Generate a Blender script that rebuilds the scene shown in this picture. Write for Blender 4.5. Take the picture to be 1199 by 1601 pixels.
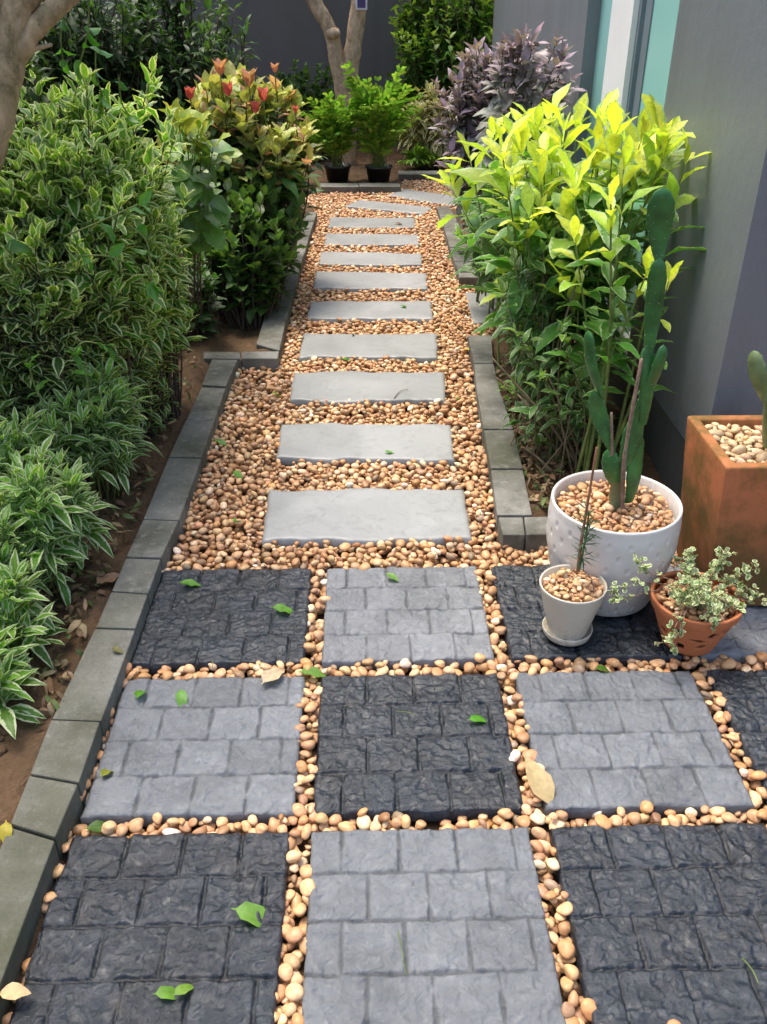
import bpy, bmesh, math, random
import numpy as np
from mathutils import Vector, Matrix
random.seed(11); rng = np.random.default_rng(11)
scene = bpy.context.scene
for o in list(bpy.data.objects): bpy.data.objects.remove(o)
COL = scene.collection

# ------------------------------------------------------------------ camera
FPX = 1380.0
PITCH = math.atan(825.5/FPX); YAW = math.atan(36.5*math.cos(PITCH)/FPX); CH = .4*math.cos(PITCH)/.257
cF = np.array([math.sin(YAW)*math.cos(PITCH), math.cos(YAW)*math.cos(PITCH), -math.sin(PITCH)])
cR = np.array([math.cos(YAW), -math.sin(YAW), 0.]); cU = np.cross(cR, cF); cC = np.array([0, 0, CH])
def ray(x, y): return cF*FPX + cR*(x-599.5) - cU*(y-800.5)
def P(x, y, z=0.):
    d = ray(x, y); return cC + d*(z-CH)/d[2]
def At(x, y, Y):
    d = ray(x, y); return cC + d*Y/d[1]
def AtX(x, y, X):
    d = ray(x, y); return cC + d*X/d[0]
def pxm(w):                                   # pixels per metre at a point
    return FPX/float((np.array(w)-cC) @ cF)
cam = bpy.data.cameras.new('camera'); co = bpy.data.objects.new('camera', cam); COL.objects.link(co)
co.location = cC
co.matrix_world = Matrix(((cR[0], cU[0], -cF[0], 0), (cR[1], cU[1], -cF[1], 0), (cR[2], cU[2], -cF[2], CH), (0, 0, 0, 1)))
cam.sensor_fit = 'VERTICAL'; cam.sensor_height = 36; cam.lens = FPX/1601*36
cam.clip_start = .02; cam.clip_end = 500
scene.camera = co

# ------------------------------------------------------------------ light
SUN_EL, SUN_AZ = math.radians(70), math.radians(318)    # azimuth measured clockwise from +Y
w = bpy.data.worlds.new('World'); scene.world = w; w.use_nodes = True
nt = w.node_tree; sky = nt.nodes.new('ShaderNodeTexSky'); sky.sky_type = 'NISHITA'; sky.sun_disc = False
sky.sun_elevation = SUN_EL; sky.sun_rotation = SUN_AZ; sky.dust_density = 5.0; sky.air_density = 1.0; sky.ozone_density = .8
nt.links.new(sky.outputs[0], nt.nodes['Background'].inputs[0]); nt.nodes['Background'].inputs[1].default_value = .15
sun = bpy.data.lights.new('sun', 'SUN'); sun.energy = 1.35; sun.angle = math.radians(24); sun.color = (1, .91, .78)
so = bpy.data.objects.new('sun', sun); COL.objects.link(so)
sd = Vector((math.sin(SUN_AZ)*math.cos(SUN_EL), math.cos(SUN_AZ)*math.cos(SUN_EL), math.sin(SUN_EL)))
so.rotation_euler = sd.to_track_quat('Z', 'Y').to_euler(); so.location = (-2, 3, 6)
scene.view_settings.view_transform = 'Standard'; scene.view_settings.look = 'None'
scene.view_settings.exposure = 1.24; scene.view_settings.gamma = 1

# ------------------------------------------------------------------ helpers
def tag(o, label=None, cat=None, group=None, kind=None):
    if label: o['label'] = label
    if cat: o['category'] = cat
    if group: o['group'] = group
    if kind: o['kind'] = kind
    return o
def empty(name, loc, label, cat, group=None):
    o = bpy.data.objects.new(name, None); COL.objects.link(o); o.location = [float(v) for v in loc]
    o.empty_display_size = .05
    return tag(o, label, cat, group)
def link(name, me, mat, parent=None, smooth=True):
    if mat: me.materials.append(mat)
    if smooth: me.polygons.foreach_set('use_smooth', [True]*len(me.polygons))
    o = bpy.data.objects.new(name, me); COL.objects.link(o)
    if parent:
        o.parent = parent; o.matrix_parent_inverse = Matrix.Translation(parent.location).inverted()
    return o
def npmesh(name, V, Fq, attrs=None):
    V = np.asarray(V, float).reshape(-1, 3); Fq = np.asarray(Fq, np.int32); k = Fq.shape[1]
    me = bpy.data.meshes.new(name); me.vertices.add(len(V)); me.vertices.foreach_set('co', V.ravel())
    me.loops.add(Fq.size); me.loops.foreach_set('vertex_index', Fq.ravel())
    me.polygons.add(len(Fq)); me.polygons.foreach_set('loop_start', np.arange(0, Fq.size, k, dtype=np.int32))
    me.update(calc_edges=True); me.validate()
    for n, (ty, arr) in (attrs or {}).items():
        a = me.attributes.new(n, ty, 'POINT')
        a.data.foreach_set('color' if ty == 'FLOAT_COLOR' else 'vector', np.asarray(arr, float).ravel())
    return me
class MB:
    def __init__(s): s.b = bmesh.new()
    def box(s, lo, hi, M=None):
        r = bmesh.ops.create_cube(s.b, size=1)['verts']
        for v in r:
            v.co = Vector([lo[i] + (v.co[i]+.5)*(hi[i]-lo[i]) for i in range(3)])
            if M: v.co = M @ v.co
        return r
    def prism(s, pts, z0, z1):
        a = [s.b.verts.new((p[0], p[1], z0)) for p in pts]; b = [s.b.verts.new((p[0], p[1], z1)) for p in pts]
        n = len(pts); s.b.faces.new(b); s.b.faces.new(a[::-1])
        for i in range(n): s.b.faces.new((a[i], a[(i+1) % n], b[(i+1) % n], b[i]))
    def bevel(s, off, seg=2):
        bmesh.ops.recalc_face_normals(s.b, faces=s.b.faces)
        bmesh.ops.bevel(s.b, geom=[e for e in s.b.edges], offset=off, segments=seg, affect='EDGES', profile=.6)
    def out(s, name, mat, parent=None, smooth=False):
        bmesh.ops.recalc_face_normals(s.b, faces=s.b.faces)
        me = bpy.data.meshes.new(name); s.b.to_mesh(me); s.b.free()
        return link(name, me, mat, parent, smooth)
def tubes(paths, n=7):
    """paths: list of (pts, radii) -> V, F"""
    V = []; Fq = []; k = 0
    for pts, rad in paths:
        pts = np.asarray(pts, float); m = len(pts)
        T = np.gradient(pts, axis=0); T /= np.linalg.norm(T, axis=1)[:, None]+1e-9
        ref = np.array([.31, .2, .93]) if abs(T[0] @ np.array([.31, .2, .93])) < .95 else np.array([1., 0, 0])
        A = np.cross(T, ref); A /= np.linalg.norm(A, axis=1)[:, None]+1e-9; B = np.cross(T, A)
        th = np.linspace(0, 2*np.pi, n, endpoint=False); rad = np.asarray(rad, float)
        ring = pts[:, None] + rad[:, None, None]*(A[:, None]*np.cos(th)[None, :, None] + B[:, None]*np.sin(th)[None, :, None])
        V.append(ring.reshape(-1, 3)); V.append(pts[-1:] + T[-1:]*rad[-1])
        i = np.arange(m-1)[:, None]*n; j = np.arange(n)[None]; j2 = (j+1) % n
        Fq.append(np.stack([i+j, i+j2, i+n+j2, i+n+j], -1).reshape(-1, 4)+k)
        last = (m-1)*n; tip = m*n
        Fq.append(np.array([[last+a, last+(a+1) % n, tip, tip] for a in range(n)])+k)
        k += m*n+1
    return np.concatenate(V), np.concatenate(Fq)
def tube_obj(name, paths, mat, parent=None, n=7):
    V, Fq = tubes(paths, n); b = bpy.data.meshes.new(name)
    faces = [tuple(f) if f[2] != f[3] else tuple(f[:3]) for f in Fq.tolist()]
    b.from_pydata(V.tolist(), [], faces); b.update()
    return link(name, b, mat, parent)
def spline(pts, n=12):
    pts = np.asarray(pts, float)
    if len(pts) == 2: return pts[0] + np.linspace(0, 1, n)[:, None]*(pts[1]-pts[0])
    q = np.vstack([2*pts[0]-pts[1], pts, 2*pts[-1]-pts[-2]]); out = []
    per = max(2, n//(len(pts)-1))
    for i in range(1, len(q)-2):
        t = np.linspace(0, 1, per, endpoint=False)[:, None]
        a, b, c, d = q[i-1], q[i], q[i+1], q[i+2]
        out.append(.5*((2*b)+(c-a)*t+(2*a-5*b+4*c-d)*t*t+(-a+3*b-3*c+d)*t**3))
    out.append(pts[-1:]); return np.vstack(out)
def vnoise(X, Y, seed=0, per=1.0):
    r = np.random.default_rng(seed); L = r.random((256, 256))
    x = np.asarray(X)*per+131.7; y = np.asarray(Y)*per+77.3
    xi = np.floor(x).astype(int); yi = np.floor(y).astype(int); fx = x-xi; fy = y-yi
    fx = fx*fx*(3-2*fx); fy = fy*fy*(3-2*fy)
    g = lambda a, b: L[a % 256, b % 256]
    return (g(xi, yi)*(1-fx)+g(xi+1, yi)*fx)*(1-fy)+(g(xi, yi+1)*(1-fx)+g(xi+1, yi+1)*fx)*fy
def fbm(X, Y, seed=0, per=1., oc=4):
    s = 0; a = 1; t = 0
    for k in range(oc): s = s+a*vnoise(X, Y, seed+k, per*2**k); t += a; a *= .5
    return s/t
def inpoly(x, y, poly):
    x = np.asarray(x); y = np.asarray(y); c = np.zeros(x.shape, bool); n = len(poly)
    for i in range(n):
        x1, y1 = poly[i][:2]; x2, y2 = poly[(i+1) % n][:2]
        if y1 == y2: continue
        c ^= ((y1 > y) != (y2 > y)) & (x < (x2-x1)*(y-y1)/(y2-y1)+x1)
    return c

# ------------------------------------------------------------------ materials
class Mat:
    def __init__(s, name):
        s.m = bpy.data.materials.new(name); s.m.use_nodes = True; s.t = s.m.node_tree
        s.b = s.t.nodes['Principled BSDF']; s.o = s.t.nodes['Material Output']
    def n(s, ty, **kw):
        nd = s.t.nodes.new(ty)
        for k, v in kw.items():
            if k.startswith('i_'):
                key = k[2:]; key = int(key) if key.isdigit() else key.replace('_', ' ')
                nd.inputs[key].default_value = v
            else: setattr(nd, k, v)
        return nd
    def l(s, a, b): s.t.links.new(a, b)
    def co(s, obj=True):
        return s.n('ShaderNodeTexCoord').outputs['Object'] if obj else s.n('ShaderNodeNewGeometry').outputs['Position']
    def noise(s, scale, detail=5, rough=.55, vec=None, dist=0.):
        nd = s.n('ShaderNodeTexNoise'); nd.inputs['Scale'].default_value = scale; nd.inputs['Detail'].default_value = detail
        nd.inputs['Roughness'].default_value = rough; nd.inputs['Distortion'].default_value = dist
        s.l(vec if vec is not None else s.co(False), nd.inputs['Vector']); return nd.outputs['Fac']
    def ramp(s, fac, stops):
        r = s.n('ShaderNodeValToRGB'); e = r.color_ramp.elements
        while len(e) < len(stops): e.new(.5)
        for k, (p, c) in enumerate(stops):
            e[k].position = p; e[k].color = tuple(c)+(1,) if hasattr(c, '__len__') else (c, c, c, 1)
        s.l(fac, r.inputs[0]); return r.outputs[0]
    def mix(s, fac, a, b, blend='MIX'):
        m = s.n('ShaderNodeMix', data_type='RGBA', blend_type=blend)
        for sock, v in ((m.inputs[0], fac), (m.inputs[6], a), (m.inputs[7], b)):
            if hasattr(v, 'is_output'): s.l(v, sock)
            elif hasattr(v, '__len__'): sock.default_value = tuple(v)+(1,)*(4-len(v))
            else: sock.default_value = v
        return m.outputs[2]
    def math(s, op, a, b=None, c=None):
        m = s.n('ShaderNodeMath', operation=op)
        for k, v in enumerate((a, b, c)):
            if v is None: continue
            if hasattr(v, 'is_output'): s.l(v, m.inputs[k])
            else: m.inputs[k].default_value = v
        return m.outputs[0]
    def bump(s, h, strength=.5, dist=.002, prev=None):
        b = s.n('ShaderNodeBump'); b.inputs['Strength'].default_value = strength; b.inputs['Distance'].default_value = dist
        s.l(h, b.inputs['Height'])
        if prev is not None: s.l(prev, b.inputs['Normal'])
        return b.outputs[0]
    def fin(s, col=None, rough=.7, normal=None, spec=.5):
        if col is not None:
            if hasattr(col, 'is_output'): s.l(col, s.b.inputs['Base Color'])
            else: s.b.inputs['Base Color'].default_value = tuple(col)+(1,)
        if hasattr(rough, 'is_output'): s.l(rough, s.b.inputs['Roughness'])
        else: s.b.inputs['Roughness'].default_value = rough
        if normal is not None: s.l(normal, s.b.inputs['Normal'])
        s.b.inputs['Specular IOR Level'].default_value = spec
        return s.m
def simple(name, col, rough=.6, var=.25, scale=30, bump=.3, bd=.001, spec=.5):
    m = Mat(name); n = m.noise(scale); lo = [c*(1-var) for c in col]; hi = [min(1, c*(1+var)) for c in col]
    return m.fin(m.ramp(n, [(.3, lo), (.7, hi)]), rough, m.bump(m.noise(scale*6), bump, bd), spec)

def leaf_mat(name, margin=None, thr=.62, trans=.35, rough=.38, vein=.25, mnoise=.35, flecks=False):
    m = Mat(name)
    c = m.n('ShaderNodeAttribute', attribute_name='col').outputs['Color']
    luv = m.n('ShaderNodeAttribute', attribute_name='luv').outputs['Vector']
    sep = m.n('ShaderNodeSeparateXYZ'); m.l(luv, sep.inputs[0]); u, v, r = sep.outputs
    av = m.math('ABSOLUTE', v)
    nz = m.noise(90, 3)
    # side veins
    ph = m.math('MULTIPLY', m.math('SUBTRACT', u, m.math('MULTIPLY', av, .22)), 62.)
    vn = m.math('POWER', m.math('ABSOLUTE', m.math('SINE', ph)), 6.)
    mid = m.math('LESS_THAN', av, .07)
    vv = m.math('MAXIMUM', m.math('MULTIPLY', vn, .5), mid)
    c2 = m.mix(m.math('MULTIPLY', vv, vein), c, m.mix(.5, c, (.45, .55, .2)))
    c2 = m.mix(.5, c2, m.ramp(nz, [(.25, .55), (.75, 1.35)]), 'MULTIPLY')
    sp = m.ramp(m.noise(55, 5, .7), [(.66, 0), (.74, .7)]); c2 = m.mix(sp, c2, (.22, .16, .05))
    if margin:
        e = m.math('ADD', av, m.math('MULTIPLY', m.math('SUBTRACT', m.noise(120 if not flecks else 60, 2), .5), mnoise*2))
        e = m.math('ADD', e, m.math('MULTIPLY', u, .12))
        mk = m.ramp(e, [(thr, 0), (min(1, thr+.1), 1)])
        c2 = m.mix(mk, c2, margin)
    m.fin(c2, rough, m.bump(m.math('ADD', vv, m.math('MULTIPLY', nz, .4)), .35, .0012), .45)
    tr = m.n('ShaderNodeBsdfTranslucent'); m.l(m.mix(1., c2, (1.25, 1.35, .6), 'MULTIPLY'), tr.inputs[0])
    ms = m.n('ShaderNodeMixShader'); ms.inputs[0].default_value = trans
    m.l(m.b.outputs[0], ms.inputs[1]); m.l(tr.outputs[0], ms.inputs[2]); m.l(ms.outputs[0], m.o.inputs[0])
    return m.m
def wood_mat(name, a, b, rough=.85, s=22):
    m = Mat(name); mp = m.n('ShaderNodeMapping'); mp.inputs['Scale'].default_value = (1, 1, .6); m.l(m.co(False), mp.inputs[0])
    n1 = m.noise(s, 6, .65, mp.outputs[0], .6); n2 = m.noise(s*.25, 3, .5)
    n4 = m.noise(s*1.7, 8, .75, None, .4); c = m.mix(n2, m.ramp(n1, [(.3, a), (.7, b)]), m.ramp(n1, [(.3, [x*.7 for x in a]), (.75, [x*1.15 for x in b])]))
    c = m.mix(m.ramp(n4, [(.55, 0), (.68, .65)]), c, [x*.45 for x in a]); c = m.mix(m.ramp(n4, [(.3, .4), (.42, 0)]), c, [min(1, x*1.25) for x in b])
    return m.fin(c, rough, m.bump(n1, .6, .004, m.bump(m.noise(s*5, 6, .7), .7, .003)), .3)

def M_soil():
    m = Mat('soil'); n1 = m.noise(3.5, 6, .6); n2 = m.noise(60, 5, .7); n3 = m.noise(14, 4)
    c = m.mix(n1, (.06, .037, .022), (.20, .125, .07)); c = m.mix(m.ramp(n3, [(.45, 0), (.7, 1)]), c, (.085, .058, .034))
    c = m.mix(.6, c, m.ramp(n2, [(.25, .5), (.75, 1.5)]), 'MULTIPLY')
    return m.fin(c, .95, m.bump(n2, 1., .012, m.bump(n3, .8, .02)), .2)
def M_kerb():
    m = Mat('kerb_concrete'); n1 = m.noise(4, 5); n2 = m.noise(190, 3, .7); n3 = m.noise(30, 8, .72)
    c = m.mix(m.ramp(n1, [(.35, 0), (.68, 1)]), (.085, .088, .07), (.235, .235, .215))
    c = m.mix(m.ramp(n3, [(.52, 0), (.68, .5)]), c, (.32, .32, .295)); c = m.mix(m.ramp(m.noise(75, 4, .6), [(.68, 0), (.74, .8)]), c, (.04, .04, .035)); c = m.mix(m.ramp(m.noise(9, 6, .7), [(.3, .6), (.45, 0)]), c, (.05, .052, .04))
    # dirt and moss creep over the upper front blocks
    gg = m.n('ShaderNodeSeparateXYZ'); m.l(m.co(False), gg.inputs[0]); c = m.mix(m.ramp(m.noise(2.2, 3), [(.48, 0), (.7, .6)]), c, (.06, .066, .03))
    mo = m.math('MULTIPLY', m.math('SUBTRACT', 1.5, m.math('ADD', gg.outputs[1], m.math('MULTIPLY', m.noise(7, 5), .6))), 3.); mo = m.ramp(mo, [(0, 0), (1, .7)]); c = m.mix(mo, c, (.055, .06, .032))
    c = m.mix(.5, c, m.ramp(n2, [(.2, .55), (.8, 1.35)]), 'MULTIPLY')
    return m.fin(c, .88, m.bump(n2, .7, .0015, m.bump(n3, .5, .003)), .3)
def M_tile(name, dark):
    m = Mat(name)
    n1 = m.noise(7, 6, .65, None, .8); n2 = m.noise(38, 8, .72, None, 1.2); n3 = m.noise(130, 5, .7)
    cav = m.n('ShaderNodeAttribute', attribute_name='col').outputs['Color']
    if dark:
        c = m.mix(m.ramp(n1, [(.35, 0), (.7, 1)]), (.007, .0115, .018), (.017, .026, .038))
        c = m.mix(m.ramp(n2, [(.56, 0), (.70, .5)]), c, (.12, .135, .16))
        r = m.ramp(n2, [(.35, .22), (.65, .48)])
    else:
        c = m.mix(m.ramp(n1, [(.3, 0), (.7, 1)]), (.118, .130, .142), (.192, .208, .226))
        c = m.mix(m.ramp(n2, [(.55, 0), (.75, .5)]), c, (.32, .335, .35))
        c = m.mix(m.ramp(n2, [(.28, .6), (.42, 0)]), c, (.085, .09, .1))
        r = m.ramp(n2, [(.35, .35), (.65, .6)])
    c = m.mix(1., c, cav, 'MULTIPLY')
    inf = m.n('ShaderNodeObjectInfo').outputs['Random']; c = m.mix(1., c, m.ramp(inf, [(0, (.86, .88, .9)), (1, (1.14, 1.12, 1.1))]), 'MULTIPLY')
    m.b.inputs['Coat Weight'].default_value = .35 if dark else .12; m.b.inputs['Coat Roughness'].default_value = .09
    nb = m.bump(n3, .5, .0012, m.bump(n2, .9, .005)); m.l(nb, m.b.inputs['Coat Normal'])
    d = m.ramp(m.noise(11, 7, .7), [(.6, 0), (.74, .4)]); c = m.mix(d, c, (.13, .115, .09))
    return m.fin(c, r, nb, .4)
def M_slab():
    m = Mat('slab_stone'); n1 = m.noise(3, 5, .6, None, 1.); n2 = m.noise(150, 4, .7); n3 = m.noise(16, 6, .7, None, 1.5)
    inf = m.n('ShaderNodeObjectInfo').outputs['Random']
    c = m.mix(m.ramp(n1, [(.3, 0), (.7, 1)]), (.215, .225, .22), (.315, .325, .32))
    c = m.mix(m.ramp(n3, [(.53, 0), (.66, .6)]), c, (.19, .195, .185)); c = m.mix(m.ramp(n3, [(.26, .35), (.36, 0)]), c, (.45, .45, .43))
    c = m.mix(1., c, m.ramp(inf, [(0, (.88, .9, .9)), (1, (1.08, 1.08, 1.1))]), 'MULTIPLY')
    c = m.mix(.35, c, m.ramp(n2, [(.2, .6), (.8, 1.3)]), 'MULTIPLY')
    return m.fin(c, m.ramp(n3, [(.3, .35), (.7, .6)]), m.bump(n3, .25, .002, m.bump(n2, .3, .0006)), .5)
def M_pebble():
    m = Mat('river_pebble'); c = m.n('ShaderNodeAttribute', attribute_name='col').outputs['Color']
    n1 = m.noise(110, 5, .65); n2 = m.noise(420, 3)
    c = m.mix(1., c, (1.03, .94, .82), 'MULTIPLY'); c2 = m.mix(.75, c, m.ramp(n1, [(.25, (.6, .52, .45)), (.55, (1, 1, 1)), (.8, (1.25, 1.2, 1.12))]), 'MULTIPLY')
    return m.fin(c2, m.ramp(n1, [(.3, .38), (.7, .6)]), m.bump(n2, .25, .0006, m.bump(n1, .3, .0015)), .45)
def M_paint(name, col, streak_col, rough=.45, streak=True):
    m = Mat(name); mp = m.n('ShaderNodeMapping'); mp.inputs['Scale'].default_value = (3.2, 3.2, .22); m.l(m.co(False), mp.inputs[0])
    n1 = m.noise(1.6, 4, .55, mp.outputs[0], .3); n2 = m.noise(160, 4); n3 = m.noise(2.2, 4)
    c = m.mix(m.ramp(n3, [(.3, 0), (.75, 1)]), [x*.88 for x in col], col)
    if streak: c = m.mix(m.ramp(n1, [(.45, 0), (.72, .6)]), c, streak_col)  # vertical streaks; on the house they paint in plant reflections and shadows
    g_ = m.n('ShaderNodeSeparateXYZ'); m.l(m.co(False), g_.inputs[0]); sp = m.math('MULTIPLY', m.ramp(g_.outputs[2], [(.0, .9), (.45, 0)]), m.ramp(m.noise(28, 7, .75), [(.4, 0), (.62, 1)])); c = m.mix(sp, c, (.085, .075, .055))
    c = m.mix(m.ramp(m.noise(55, 6, .75), [(.62, 0), (.7, .3)]), c, [x*1.5 for x in col])
    return m.fin(c, rough, m.bump(n2, .45, .0015, m.bump(m.noise(26, 5), .35, .004)), .5)
def M_terra(name, moss=True):
    m = Mat(name); n1 = m.noise(9, 5, .6); n2 = m.noise(170, 4); n3 = m.noise(6, 9, .72)
    c = m.mix(n1, (.44, .145, .058), (.54, .20, .09))
    if moss:
        g = m.n('ShaderNodeSeparateXYZ'); m.l(m.co(False), g.inputs[0])
        c = m.mix(m.ramp(n3, [(.42, 0), (.6, .85)]), c, (.12, .09, .022))
        mp = m.n('ShaderNodeMapping'); mp.inputs['Scale'].default_value = (1, 1, .16); m.l(m.co(False), mp.inputs[0])
        st = m.noise(34, 4, .6, mp.outputs[0]); low = m.ramp(g.outputs[2], [(.08, 1), (.34, 0)])
        c = m.mix(m.math('MULTIPLY', m.ramp(st, [(.5, 0), (.7, .8)]), m.ramp(g.outputs[2], [(.05, .9), (.3, .1)])), c, (.075, .045, .025))
        c = m.mix(m.math('MULTIPLY', low, m.ramp(n3, [(.3, .4), (.6, .9)])), c, (.115, .085, .03))
    else:
        c = m.mix(m.ramp(n3, [(.55, 0), (.75, .25)]), c, (.5, .33, .22))
    return m.fin(c, .8, m.bump(n2, .35, .001, m.bump(n1, .3, .002)), .25)
def M_glaze(name, col, col2, rough=.3):
    m = Mat(name); n = m.noise(7, 4); n2 = m.noise(45, 5, .6)
    c = m.mix(m.ramp(n, [(.35, 0), (.7, 1)]), col, col2); c = m.mix(m.ramp(n2, [(.6, 0), (.8, .25)]), c, [x*.6 for x in col2]); g_ = m.n('ShaderNodeSeparateXYZ'); m.l(m.co(False), g_.inputs[0]); c = m.mix(m.math('MULTIPLY', m.ramp(g_.outputs[2], [(.0, .9), (.07, 0)]), m.ramp(m.noise(70, 6, .75), [(.45, 0), (.65, 1)])), c, (.25, .19, .12))
    return m.fin(c, rough, m.bump(m.noise(60, 2), .12, .001), .5)
def M_cactus(name, col):
    m = Mat(name); n = m.noise(25, 4); n2 = m.noise(200, 3)
    c = m.ramp(n, [(.3, [x*.65 for x in col]), (.7, [x*1.35 for x in col])]); c = m.mix(m.ramp(m.noise(48, 6, .7), [(.62, 0), (.72, .6)]), c, (.16, .17, .09)); c = m.mix(.5, c, m.ramp(m.noise(9, 2), [(.3, (.6, .8, .6)), (.7, (1.5, 1.3, .9))]), 'MULTIPLY')
    return m.fin(c, .42, m.bump(n2, .3, .0008, m.bump(n, .3, .004)), .5)
def M_glass():
    m = Mat('tinted_glass'); m.fin((.30, .60, .58), .22, None, .6)
    n = m.noise(.8, 2); m.l(m.bump(n, .08, .02), m.b.inputs['Normal']); return m.m
SOIL = M_soil(); KERB = M_kerb(); TD = M_tile('dark_tile', True); TL = M_tile('light_tile', False); SLAB = M_slab(); PEB = M_pebble()
WALLS = M_paint('wall_paint_grey', (.185, .205, .225), (.13, .145, .15)); WALLF = M_paint('wall_paint_grey_skylit', (.040, .078, .128), (.03, .058, .095))  # WALLF: same grey house, blue skylight on the front face put into its colour
PLINTH = M_paint('plinth_grey', (.10, .112, .115), (.06, .066, .06), .6); WALLB = M_paint('back_wall_grey', (.15, .15, .142), (.11, .11, .10), .8)
TERRA = M_terra('planter_terracotta'); TERR2 = M_terra('pot_terracotta', False)
WHITE = M_glaze('white_ceramic', (.60, .585, .55), (.68, .665, .63)); BEIGE = M_glaze('cream_ceramic', (.5, .47, .38), (.62, .59, .5), .45)
BPOT = simple('black_plastic', (.018, .018, .02), .45, .3, 20); FRAME = simple('white_aluminium', (.88, .89, .9), .35, .04, 5, .05)
GREYF = simple('blue_grey_seal', (.16, .2, .24), .4, .1, 5, .05); LINE = simple('pale_sealant', (.3, .31, .3), .7, .2, 30)
CACT = M_cactus('cactus_dark', (.03, .13, .032)); CACT3 = M_cactus('cactus_woody', (.12, .13, .07)); CACT2 = M_cactus('cactus_pale', (.14, .2, .09)); SPINE = simple('cactus_spine', (.38, .38, .28), .6, .1)
BARK = wood_mat('bark_pale', (.28, .19, .11), (.68, .52, .35)); BARK2 = wood_mat('bark_mossy', (.17, .15, .07), (.55, .42, .26), .9, 24)
TWIG = wood_mat('dead_twig', (.16, .10, .07), (.34, .24, .17), .85, 60); STICK = wood_mat('brown_stick', (.2, .09, .05), (.4, .2, .11), .7, 70)
STEMG = wood_mat('green_stem', (.10, .15, .03), (.2, .26, .07), .6, 40); STEMB = wood_mat('brown_stem', (.14, .11, .06), (.28, .22, .13), .8, 50)
STEMD = wood_mat('dark_stem', (.05, .035, .028), (.11, .08, .06), .8, 50)
L_VAR = leaf_mat('leaf_cream_edged', (.66, .72, .36), .64, .42, .4); L_VAR2 = leaf_mat('leaf_silver_edged', (.54, .62, .38), .62, .38, .42, .2, .5)
L_GRN = leaf_mat('leaf_green', None, trans=.35); L_GLO = leaf_mat('leaf_glossy', None, trans=.3, rough=.4, vein=.35)
L_LIME = leaf_mat('leaf_lime', (.36, .5, .26), .86, .42, .38, .3, .55, True); L_PUR = leaf_mat('leaf_purple', None, trans=.2, rough=.4)
L_LIM2 = leaf_mat('leaf_flecked', (.36, .5, .24), .84, .35, .38, .3, .6, True)
L_CRM = leaf_mat('leaf_cream_blotched', (.62, .56, .28), .35, .3, .4, .2, .6, True); L_TINY = leaf_mat('leaf_tiny_pale', (.62, .66, .42), .6, .25, .4, 0.)
L_DRY = leaf_mat('leaf_dry', None, trans=.15, rough=.6)

# ------------------------------------------------------------------ leaves
US = np.array([0, .1, .25, .42, .6, .78, .91, 1.]); VS = np.array([-1, -.5, 0, .5, 1])
PROF = dict(lance=[.05, .12, .55, .92, 1, .7, .32, 0], ovate=[.05, .1, .8, 1, .92, .62, .28, 0], obov=[.05, .12, .45, .8, 1, .95, .58, .02],
            ellip=[.05, .14, .5, .86, 1, .78, .40, 0], round=[.06, .3, .85, 1, 1, .85, .5, .05], strap=[.3, .5, .8, 1, 1, .8, .45, 0])
class Foliage:
    def __init__(s): s.B = []; s.D = []; s.N = []; s.q = []; s.C = []; s.S = []
    def add(s, b, d, n, L, W, col, curl=.25, fold=.25, shape='ovate'):
        s.B.append(b); s.D.append(d); s.N.append(n); s.q.append((L, W, curl, fold, random.random())); s.C.append(col); s.S.append(PROF[shape])
    def build(s, name, mat, parent=None, thin=False):
        B = np.array(s.B, float); D = np.array(s.D, float); N = np.array(s.N, float); q = np.array(s.q); C = np.array(s.C, float); S = np.array(s.S)
        D /= np.linalg.norm(D, axis=1)[:, None]+1e-9; N = N-(N*D).sum(1)[:, None]*D
        bad = np.linalg.norm(N, axis=1) < 1e-3; N[bad] = np.cross(D[bad], [.3, .9, .1]); N /= np.linalg.norm(N, axis=1)[:, None]
        X = np.cross(D, N)
        us = US; vs = VS if not thin else np.array([-1, 0, 1.])
        n = len(B); nu, nv = len(us), len(vs)
        L, W, cu, fo, rr = [q[:, k][:, None, None] for k in range(5)]
        u = us[None, :, None]; v = vs[None, None, :]; wd = S[:, :, None]*W/2
        th = cu*u*1.6                                             # bends progressively
        a = L*u*np.cos(th*.6); down = L*u*np.sin(th*.75)
        wave = .10*W*np.sin(u*14+rr*20+np.sign(v)*1.3)*np.abs(v)*(S[:, :, None])
        side = wd*v; up = fo*wd*np.abs(v)+wave-down
        Pn = B[:, None, None]+D[:, None, None]*a[..., None]+X[:, None, None]*side[..., None]+N[:, None, None]*up[..., None]
        V = Pn.reshape(-1, 3)
        i = np.arange(nu-1)[:, None]*nv; j = np.arange(nv-1)[None]
        f = np.stack([i+j, i+j+1, i+nv+j+1, i+nv+j], -1).reshape(-1, 4)
        F_ = (f[None]+(np.arange(n)*nu*nv)[:, None, None]).reshape(-1, 4)
        luv = np.zeros((n, nu, nv, 3)); luv[..., 0] = u; luv[..., 1] = v; luv[..., 2] = rr
        cc = np.ones((n, nu, nv, 4)); cc[..., :3] = C[:, None, None]
        me = npmesh(name, V, F_, dict(luv=('FLOAT_VECTOR', luv.reshape(-1, 3)), col=('FLOAT_COLOR', cc.reshape(-1, 4))))
        return link(name, me, mat, parent)
def rvec(): 
    v = rng.normal(size=3); return v/np.linalg.norm(v)
def jit(c, a=.18):
    k = 1+rng.normal()*a; return tuple(max(.004, x*k*(1+rng.normal()*a*.35)) for x in c)
def lerp(a, b, t): return tuple(x+(y-x)*t for x, y in zip(a, b))
def unit(v): v = np.asarray(v, float); return v/(np.linalg.norm(v)+1e-9)
UPV = np.array([0, 0, 1.])
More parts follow.
